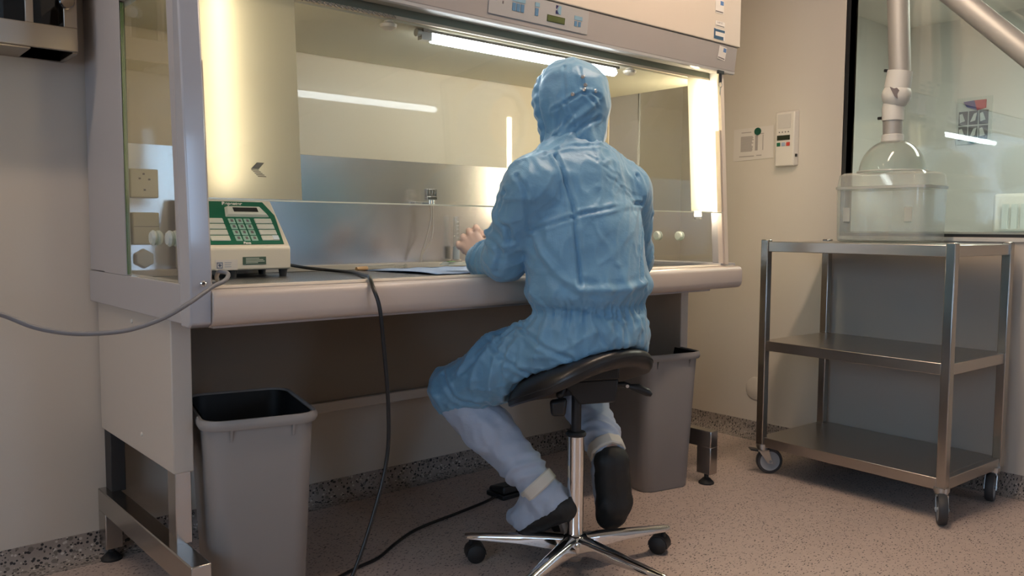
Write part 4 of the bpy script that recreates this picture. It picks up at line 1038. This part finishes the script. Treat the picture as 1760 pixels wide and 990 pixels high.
for h_, k_, a_ in ((hiL, knL, anL), (hiR, knR, anR)):
    B.cap(h_, k_, .078, .052, .03).cap(k_, a_ + (k_ - a_) * .55, .050, .048, .02).cap(a_ + (k_ - a_) * .55, a_, .048, .034, .02)
# feet
heL, baL, toL = V3([1.668, 1.705, .190]), V3([1.625, 1.800, .138]), V3([1.612, 1.832, .130])
heR, baR, toR = V3([1.850, 1.672, .285]), V3([1.866, 1.672, .165]), V3([1.868, 1.685, .130])
B.cap(anL, heL, .033, .030, .02).cap(heL, baL, .030, .030, .02).cap(baL, toL, .030, .022, .02)
B.cap(anR, heR, .033, .030, .02).cap(heR, baR, .030, .030, .02).cap(baR, toR, .030, .022, .02)
def seat_clip(Q, lift):
    G = np.stack(np.meshgrid(*Q.ax, indexing='ij'), -1)
    gx, gy = G[..., 0] - SX, G[..., 1] - SY
    st_ = .636 - .24 * gy - (1.0 + 3.6 * np.maximum(0, gy + .06)) * gx * gx - 2.2 * np.maximum(0, gy) ** 2 - .9 * np.maximum(0, -gx - .08) ** 2
    inside = (((gx / .215) ** 2 + ((gy + .005) / .195) ** 2) < 1.05) & (G[..., 2] > .45)
    Q.D = np.where(inside, np.maximum(Q.D, (st_ + lift - G[..., 2]).astype(np.float32)), Q.D).astype(np.float32)
seat_clip(B, .012)
Vb, Fb = B.mesh(1)
body = sdf_obj('body', Vb, Fb, M_skin, person, 'skin and pale glove')

# ---- coverall
K = SDF((1.36, 1.34, .42), (2.12, 2.16, 1.34), .0055)
K.cap(PEL + V3([0, 0, -.01]), WST + V3([0, 0, -.02]), .176, .168, .03, (YAX, .84))
K.cap(WST + V3([0, -.004, .045]), CHE, .181, .180, .025, (YAX, .83)).cap(CHE, UPP, .178, .158, .03, (YAX, .76))
K.cap(shL + V3([.04, 0, .01]), shR + V3([-.035, 0, .01]), .076, .076, .05)
K.cap(UPP + V3([0, 0, .03]), NEK + V3([0, 0, -.01]), .105, .066, .05).cap(NEK + V3([0, 0, -.01]), NEK + V3([0, .005, .05]), .070, .074, .02)
K.cap(NEK + V3([-.03, 0, -.045]), shL + V3([.02, 0, .025]), .062, .062, .05).cap(NEK + V3([.03, 0, -.045]), shR + V3([-.02, 0, .025]), .062, .062, .05)
for sh_, el_, wr_ in ((shL, elL, wrL), (shR, elR, wrR)):
    mid = sh_ * .5 + el_ * .5
    K.cap(sh_, mid, .078, .068, .030).cap(mid, el_, .068, .064, .012)
    m2 = el_ * .45 + wr_ * .55
    K.cap(el_, m2, .062, .056, .012).cap(m2, wr_ + (wr_ - el_) * .15, .056, .046, .012)
    dr = (wr_ - el_) / np.linalg.norm(wr_ - el_)
    K.cut(wr_ + dr * .004, dr, near=.11)
for h_, k_, a_ in ((hiL, knL, anL), (hiR, knR, anR)):
    sd = (a_ - k_) / np.linalg.norm(a_ - k_)
    K.cap(h_ + V3([0, 0, -.005]), h_ * .45 + k_ * .55, .108, .088, .04).cap(h_ * .45 + k_ * .55, k_, .088, .074, .03).cap(k_, k_ + sd * .035, .072, .068, .015)
# seat cushion carries the figure: keep the cloth above the seat surface
seat_clip(K, .0015)
V, F = K.mesh(2)
# keep only the big connected surface
N = vnormals(V, F)
disp = np.zeros(len(V))
z = V[:, 2]
trunk = (np.abs(V[:, 0] - 1.705) < .22)
# soft large folds
rid = lambda v: 1 - 2 * np.abs(v)
n1 = nz3(V, (7, 7, 5), 1.3); n2 = rid(nz3(V, (11, 11, 8), 7.7)); n3 = rid(nz3(V, (22, 22, 15), 3.1))
n4 = rid(nz3(V, (15, 15, 9), 12.4)); n5 = rid(nz3(V @ np.array([[.8, -.3, .5], [.3, .9, .1], [-.5, .1, .85]]), (30, 12, 12), 5.9))
bk = 1 - .75 * np.exp(-((z - 1.0) / .17) ** 2) * trunk
disp += .006 * n1 + bk * (.0035 * n2 ** 3 + .0016 * n3) + (.35 + .65 * bk) * (.0038 * np.maximum(0, n4 - .6) / .4 + .0040 * np.maximum(0, n5 - .55) / .45)
# waist elastic: fine vertical gathers in a band, fabric bloused above
ang = np.arctan2(V[:, 1] - 1.64, V[:, 0] - 1.712)
wz = .774 + .010 * np.cos(ang + .8)
band = np.exp(-((z - wz) / .022) ** 2) * trunk
disp += band * (-.013 + .0045 * np.sin(ang * 46 + 3 * np.sin(ang * 7)) + .003 * np.sin(ang * 83))
up = np.exp(-((z - wz - .055) / .030) ** 2) * trunk; disp += up * (.008 + .004 * np.sin(ang * 15 + 1.3))
lo_ = np.exp(-((z - wz + .045) / .035) ** 2) * trunk; disp += lo_ * (.003 * np.sin(ang * 24))
# rings of folds on sleeves and thighs
for a, b, r_, f_, am in ((shL, elL, .10, 60, .0045), (elL, wrL, .08, 75, .005), (shR, elR, .10, 60, .004), (elR, wrR, .08, 75, .005), (hiL, knL, .13, 42, .006), (hiR, knR, .13, 42, .005)):
    ab = b - a; t = np.clip(((V - a) @ ab) / (ab @ ab), 0, 1); dd = np.linalg.norm(V - a - t[:, None] * ab, axis=1)
    wgt = np.clip(1 - (dd / r_ - .8) / .4, 0, 1) * np.sin(np.clip(t, 0, 1) * PI) ** .5
    side = (V - a) @ np.array([.5, .2, .84])
    disp += wgt * am * 1.5 * rid(np.clip(np.sin(t * np.linalg.norm(ab) * f_ + side * 38 + 2.5 * n1 * 2), -1, 1) * .8) * (.5 + .8 * np.abs(n1))
# pressed seams over the back and hips
disp += fold(V, N, [(955, 262), (972, 300), (984, 350), (990, 400), (993, 450), (994, 492)], .0085, .0055, .0045)
disp += fold(V, N, [(908, 402), (945, 383), (985, 369), (1002, 363), (1050, 359), (1104, 352)], .0045, .0050, .0030)
disp += fold(V, N, [(1098, 300), (1106, 350), (1107, 440), (1104, 482)], .0085, .0055, .0035)
disp += fold(V, N, [(884, 300), (900, 330), (907, 370), (906, 400)], .0055, .0055, .0025)
disp += fold(V, N, [(930, 262), (965, 250), (1010, 246), (1045, 250)], .0035, .0050, .0030)
disp += fold(V, N, [(912, 522), (950, 534), (1010, 543), (1070, 548), (1110, 540)], .0040, .0045, .0020)
disp += fold(V, N, [(915, 405), (930, 440), (960, 475), (992, 498)], -.0060, .010, -.003)
disp += fold(V, N, [(1000, 505), (1040, 500), (1080, 497), (1112, 486)], -.0050, .009, -.003)
disp += fold(V, N, [(888, 552), (905, 575), (940, 605), (985, 622)], .0060, .0070, .0035)
disp += fold(V, N, [(835, 570), (848, 600), (880, 632), (915, 650)], .0050, .0065, .0035)
disp += fold(V, N, [(880, 560), (850, 585), (820, 610), (790, 640)], .0040, .0060, .0030)
disp += fold(V, N, [(758, 640), (765, 665), (785, 690), (820, 695)], .0060, .0070, .0035)
disp += fold(V, N, [(1025, 545), (1035, 575), (1050, 600)], .0040, .0060, .0030)
disp += fold(V, N, [(1065, 540), (1075, 570), (1072, 600)], .0035, .0060, .0030)
disp += fold(V, N, [(862, 330), (850, 370), (868, 395), (875, 420)], .0050, .0070, .0035)
disp += fold(V, N, [(832, 405), (845, 420), (858, 436), (852, 470)], .0060, .0080, .0040)
for k in range(7):
    x0, y0 = 1010 + 12 * k + (k % 3) * 6, 262 + 13 * k
    disp += fold(V, N, [(x0, y0), (x0 + 10, y0 + 7), (x0 + 22, y0 + 12)], .0012, .0040, .0010)
for k in range(8):
    x0 = 930 + 22 * k
    disp += fold(V, N, [(x0, 514 + .10 * (x0 - 930)), (x0 + 7 - 3 * (k % 2), 528 + .10 * (x0 - 930))], .0035, .0035, .0015)
V = V + N * disp[:, None]
suit = sdf_obj('coverall', V, F, M_suit, person, 'light blue coverall gathered at the waist')

# ---- hood
Hh = SDF((HD - .20).tolist(), (HD + .20).tolist(), .0045)
Hh.ell(HD - fH * .006 + uH * .004, (.100, .116, .112), (sH, fH, uH), .01)
Hh.cap(HD - uH * .035 - fH * .010, HD - uH * .085 - fH * .012, .094, .088, .03).cap(HD - uH * .08, NEK + V3([0, -.004, .01]), .086, .076, .02)
Hh.sub(HD + fH * .125 - uH * .018, (.078, .090, .098), (sH, fH, uH))
Hh.sub(HD + fH * .010 - uH * .01, (.080, .098, .090), (sH, fH, uH))
Vh, Fh = Hh.mesh(2); Nh = vnormals(Vh, Fh)
outer = ((Vh - HD) * Nh).sum(1) > 0
n1 = nz3(Vh, (9, 9, 7), 4.2); n2 = rid(nz3(Vh, (16, 16, 11), 2.2)); n3 = rid(nz3(Vh, (34, 34, 22), 8.8))
dh = .005 * n1 + .0045 * n2 + .0022 * n3
fv = (Vh - HD) @ fH; uv_ = (Vh - HD) @ uH; sv = (Vh - HD) @ sH
dh += -.005 * np.exp(-((fv - .028) / .0045) ** 2) + .0035 * np.exp(-((fv - .042) / .009) ** 2)           # seam of the edge band
dh += (fv > .03) * .0022 * np.sin(uv_ * 190 + sv * 60)
for pl, a, w_, r_ in (([(968, 112), (966, 150), (972, 188), (985, 215)], .0030, .0040, .0015), ([(945, 192), (968, 178), (985, 166), (1012, 158), (1036, 166)], .0040, .0040, .0025), ([(996, 112), (1004, 140), (1008, 158)], .0028, .0038, .0018),
                      ([(952, 232), (975, 212), (1005, 200), (1030, 178)], -.0060, .0080, -.002), ([(950, 238), (962, 222), (975, 208)], .0050, .0060, .0030), ([(985, 226), (1010, 215), (1034, 205)], .0045, .0060, .0030), ([(1008, 160), (1022, 172), (1030, 186)], .0030, .0045, .0025), ([(958, 190), (955, 215), (952, 235)], .0035, .0060, .0025)):
    dh += fold(Vh, Nh, pl, a, w_, r_) * outer
Vh = relax(Vh + Nh * (dh * outer)[:, None], Fh, .25)
hood = sdf_obj('hood', Vh, Fh, cloth('hood_blue', (.145, .33, .51), .41), person)
Nh = vnormals(Vh, Fh)
for px, py in ((1002, 128), (1007, 142), (984, 160), (1002, 155), (1029, 157)):
    p = on_surface(Vh, Nh, [(px, py)])[0]; k = np.argmin(np.linalg.norm(Vh - p, axis=1)); nn = Vector(Nh[k])
    fm = frame_matrix(Vector(p) - nn * .0005, nn.orthogonal(), nn.cross(nn.orthogonal()))
    obj('snap_button', MB().lathe([(0, 0), (.0052, 0), (.0055, .001), (.0040, .0026), (.0015, .002), (0, .002)], n=16, M=fm), M_dchrome, hood)

# ---- overboots, bands and soles
def overboot(k_, a_, he, ba, to, right):
    lo = np.minimum(np.minimum(k_, a_), np.minimum(he, to)) - .13; hi = np.maximum(np.maximum(k_, a_), np.maximum(he, to)) + .13
    O = SDF(lo, hi, .0055)
    ax_ = a_ - k_
    O.cap(k_ + ax_ * .07, k_ + ax_ * .40, .071, .068, .01).cap(k_ + ax_ * .40, k_ + ax_ * .78, .068, .057, .02).cap(k_ + ax_ * .78, k_ + ax_ * .93, .058, .044, .012).cap(k_ + ax_ * .93, a_, .041, .041, .008)
    O.cap(a_, he, .043, .040, .015)
    up_ = V3([0, 0, 1.0])
    O.cap(a_ * .7 + ba * .3, ba, .046, .038, .02).cap(he, ba, .040, .038, .02).cap(ba, to, .038, .028, .01)
    nrm_ = np.cross(np.cross(to - he, V3(a_ - (he + ba) / 2)), to - he); nrm_ = nrm_ / np.linalg.norm(nrm_)       # from sole towards the ankle
    O.cut(he + nrm_ * (.008 if right else -.002), -nrm_ if right else -(nrm_ + (to - he) / np.linalg.norm(to - he) * .26), near=.24)
    Vo, Fo = O.mesh(2); No = vnormals(Vo, Fo)
    t = ((Vo - k_) @ ax_) / (ax_ @ ax_); L_ = np.linalg.norm(ax_)
    m1 = nz3(Vo, (10, 10, 8), 5.5); m2 = rid(nz3(Vo, (20, 20, 14), 1.1))
    side = np.array([ax_[1], -ax_[0], 0]) / np.linalg.norm(ax_[:2]); sd = (Vo - k_) @ side
    fl = np.exp(-((t - .82) / .14) ** 2)
    m3 = rid(nz3(Vo, (34, 34, 20), 6.1)); do = .006 * m1 + (.0035 + .0015 * (t > .98)) * m2 + (.0018 + .0012 * (t > .98)) * m3 + fl * .006 * rid(np.sin(t * L_ * 85 + sd * 55 + 2 * m1) * .8) + .003 * np.exp(-((t - .15) / .12) ** 2) * np.sin(sd * 170)
    do += .0035 * rid(np.sin(sd * 62 + 3 * m1 + t * 4) * .8) * np.exp(-((t - .45) / .3) ** 2)
    do += (t > 1.05) * .005 * m2
    Vo = relax(Vo + No * do[:, None], Fo, .25)
    ob = sdf_obj('overboot', Vo, Fo, M_boot, person, 'pale blue overboot over the shin and foot')
    # white tie band round the ankle
    c = k_ + ax_ * .955; d = Vector(ax_).normalized()
    u = d.orthogonal().normalized(); w_ = d.cross(u)
    ring_ = []
    for s_, r_ in ((-.017, .046), (-.0185, .054), (-.014, .058), (.014, .057), (.0185, .053), (.017, .045)):
        ring_.append([Vector(c) + d * s_ + (u * math.cos(2 * PI * k / 28) + w_ * math.sin(2 * PI * k / 28)) * (r_ + .0018 * math.sin(k * 2.2) + .001 * math.sin(k * 5)) for k in range(28)])
    ring_.append(ring_[0])
    obj('tie_band', MB().loft(ring_, False), M_band, ob)
    # black shoe sole closing round the foot
    nrm_ = np.cross(np.cross(to - he, V3(a_ - (he + ba) / 2)), to - he); nrm_ = nrm_ / np.linalg.norm(nrm_)       # from sole towards the ankle
    ln = (to - he) / np.linalg.norm(to - he); wd = np.cross(ln, nrm_)
    Q = SDF(lo, hi, .0055)
    h_ = he - nrm_ * .006 - ln * .012; b_ = ba - nrm_ * .006; t_ = to - nrm_ * .004 + ln * .012
    if right:
        Q.cap(h_, b_, .045, .046, .01, (wd, 1.20)).cap(b_, t_, .046, .040, .01, (wd, 1.22)); Q.cut(he + nrm_ * .022, nrm_)
    else:
        Q.cap(h_, b_, .047, .046, .01, (wd, 1.08)).cap(b_, t_ + ln * .008, .046, .034, .01, (wd, 1.08)); Q.cut(he + nrm_ * .006, nrm_ + ln * .26)
    Vq, Fq = Q.mesh(2); Nq = vnormals(Vq, Fq)
    Vq = Vq + Nq * (.003 * nz3(Vq, (18, 18, 14), 2.7) + .002 * rid(nz3(Vq, (36, 36, 26), .7)))[:, None]
    sdf_obj('sole', Vq, Fq, M_sole, ob, 'black sole')
    return ob
overboot(knL, anL, heL, baL, toL, False)
obR = overboot(knR, anR, heR, baR, toR, True)
# vial in the gloved hand
vl = tag(obj('vial', MB().lathe([(0, 0), (.0085, 0), (.0085, .040), (.006, .044), (.0075, .046), (.0075, .056), (0, .056)], n=18, M=frame_matrix(P(824, 424, .262), np.cross([0, 1, 0], P(837, 402, .275) - P(824, 424, .262)), np.cross(P(837, 402, .275) - P(824, 424, .262), np.cross([0, 1, 0], P(837, 402, .275) - P(824, 424, .262))))), M_clear), 'small glass vial held between thumb and fingers of the gloved hand', 'vial')
# ================================================================== CAMERA, WORLD, VIEW
cd = bpy.data.cameras.new('camera'); cam = bpy.data.objects.new('camera', cd); COL.objects.link(cam)
cd.sensor_width = 36; cd.lens = 36 * FPX / 1760; cd.clip_start = .05
Mw = RCW.T @ np.diag([1, -1, -1])
cam.matrix_world = Matrix(Mw.tolist()).to_4x4(); cam.location = CAMP.tolist()
SC.camera = cam
w = bpy.data.worlds.new('world'); SC.world = w; w.use_nodes = True
w.node_tree.nodes['Background'].inputs[0].default_value = (.5, .55, .6, 1); w.node_tree.nodes['Background'].inputs[1].default_value = .05
SC.view_settings.view_transform = 'Standard'; SC.view_settings.look = 'None'; SC.view_settings.gamma = 1; SC.view_settings.use_curve_mapping = False
SC.view_settings.exposure = 0.25
SC.cycles.max_bounces = 10; SC.cycles.diffuse_bounces = 5; SC.cycles.glossy_bounces = 5; SC.cycles.transparent_max_bounces = 24; SC.cycles.transmission_bounces = 8
SC.cycles.caustics_reflective = False; SC.cycles.caustics_refractive = False
SC.cycles.use_denoising = True
SC.cycles.sample_clamp_indirect = 6.0
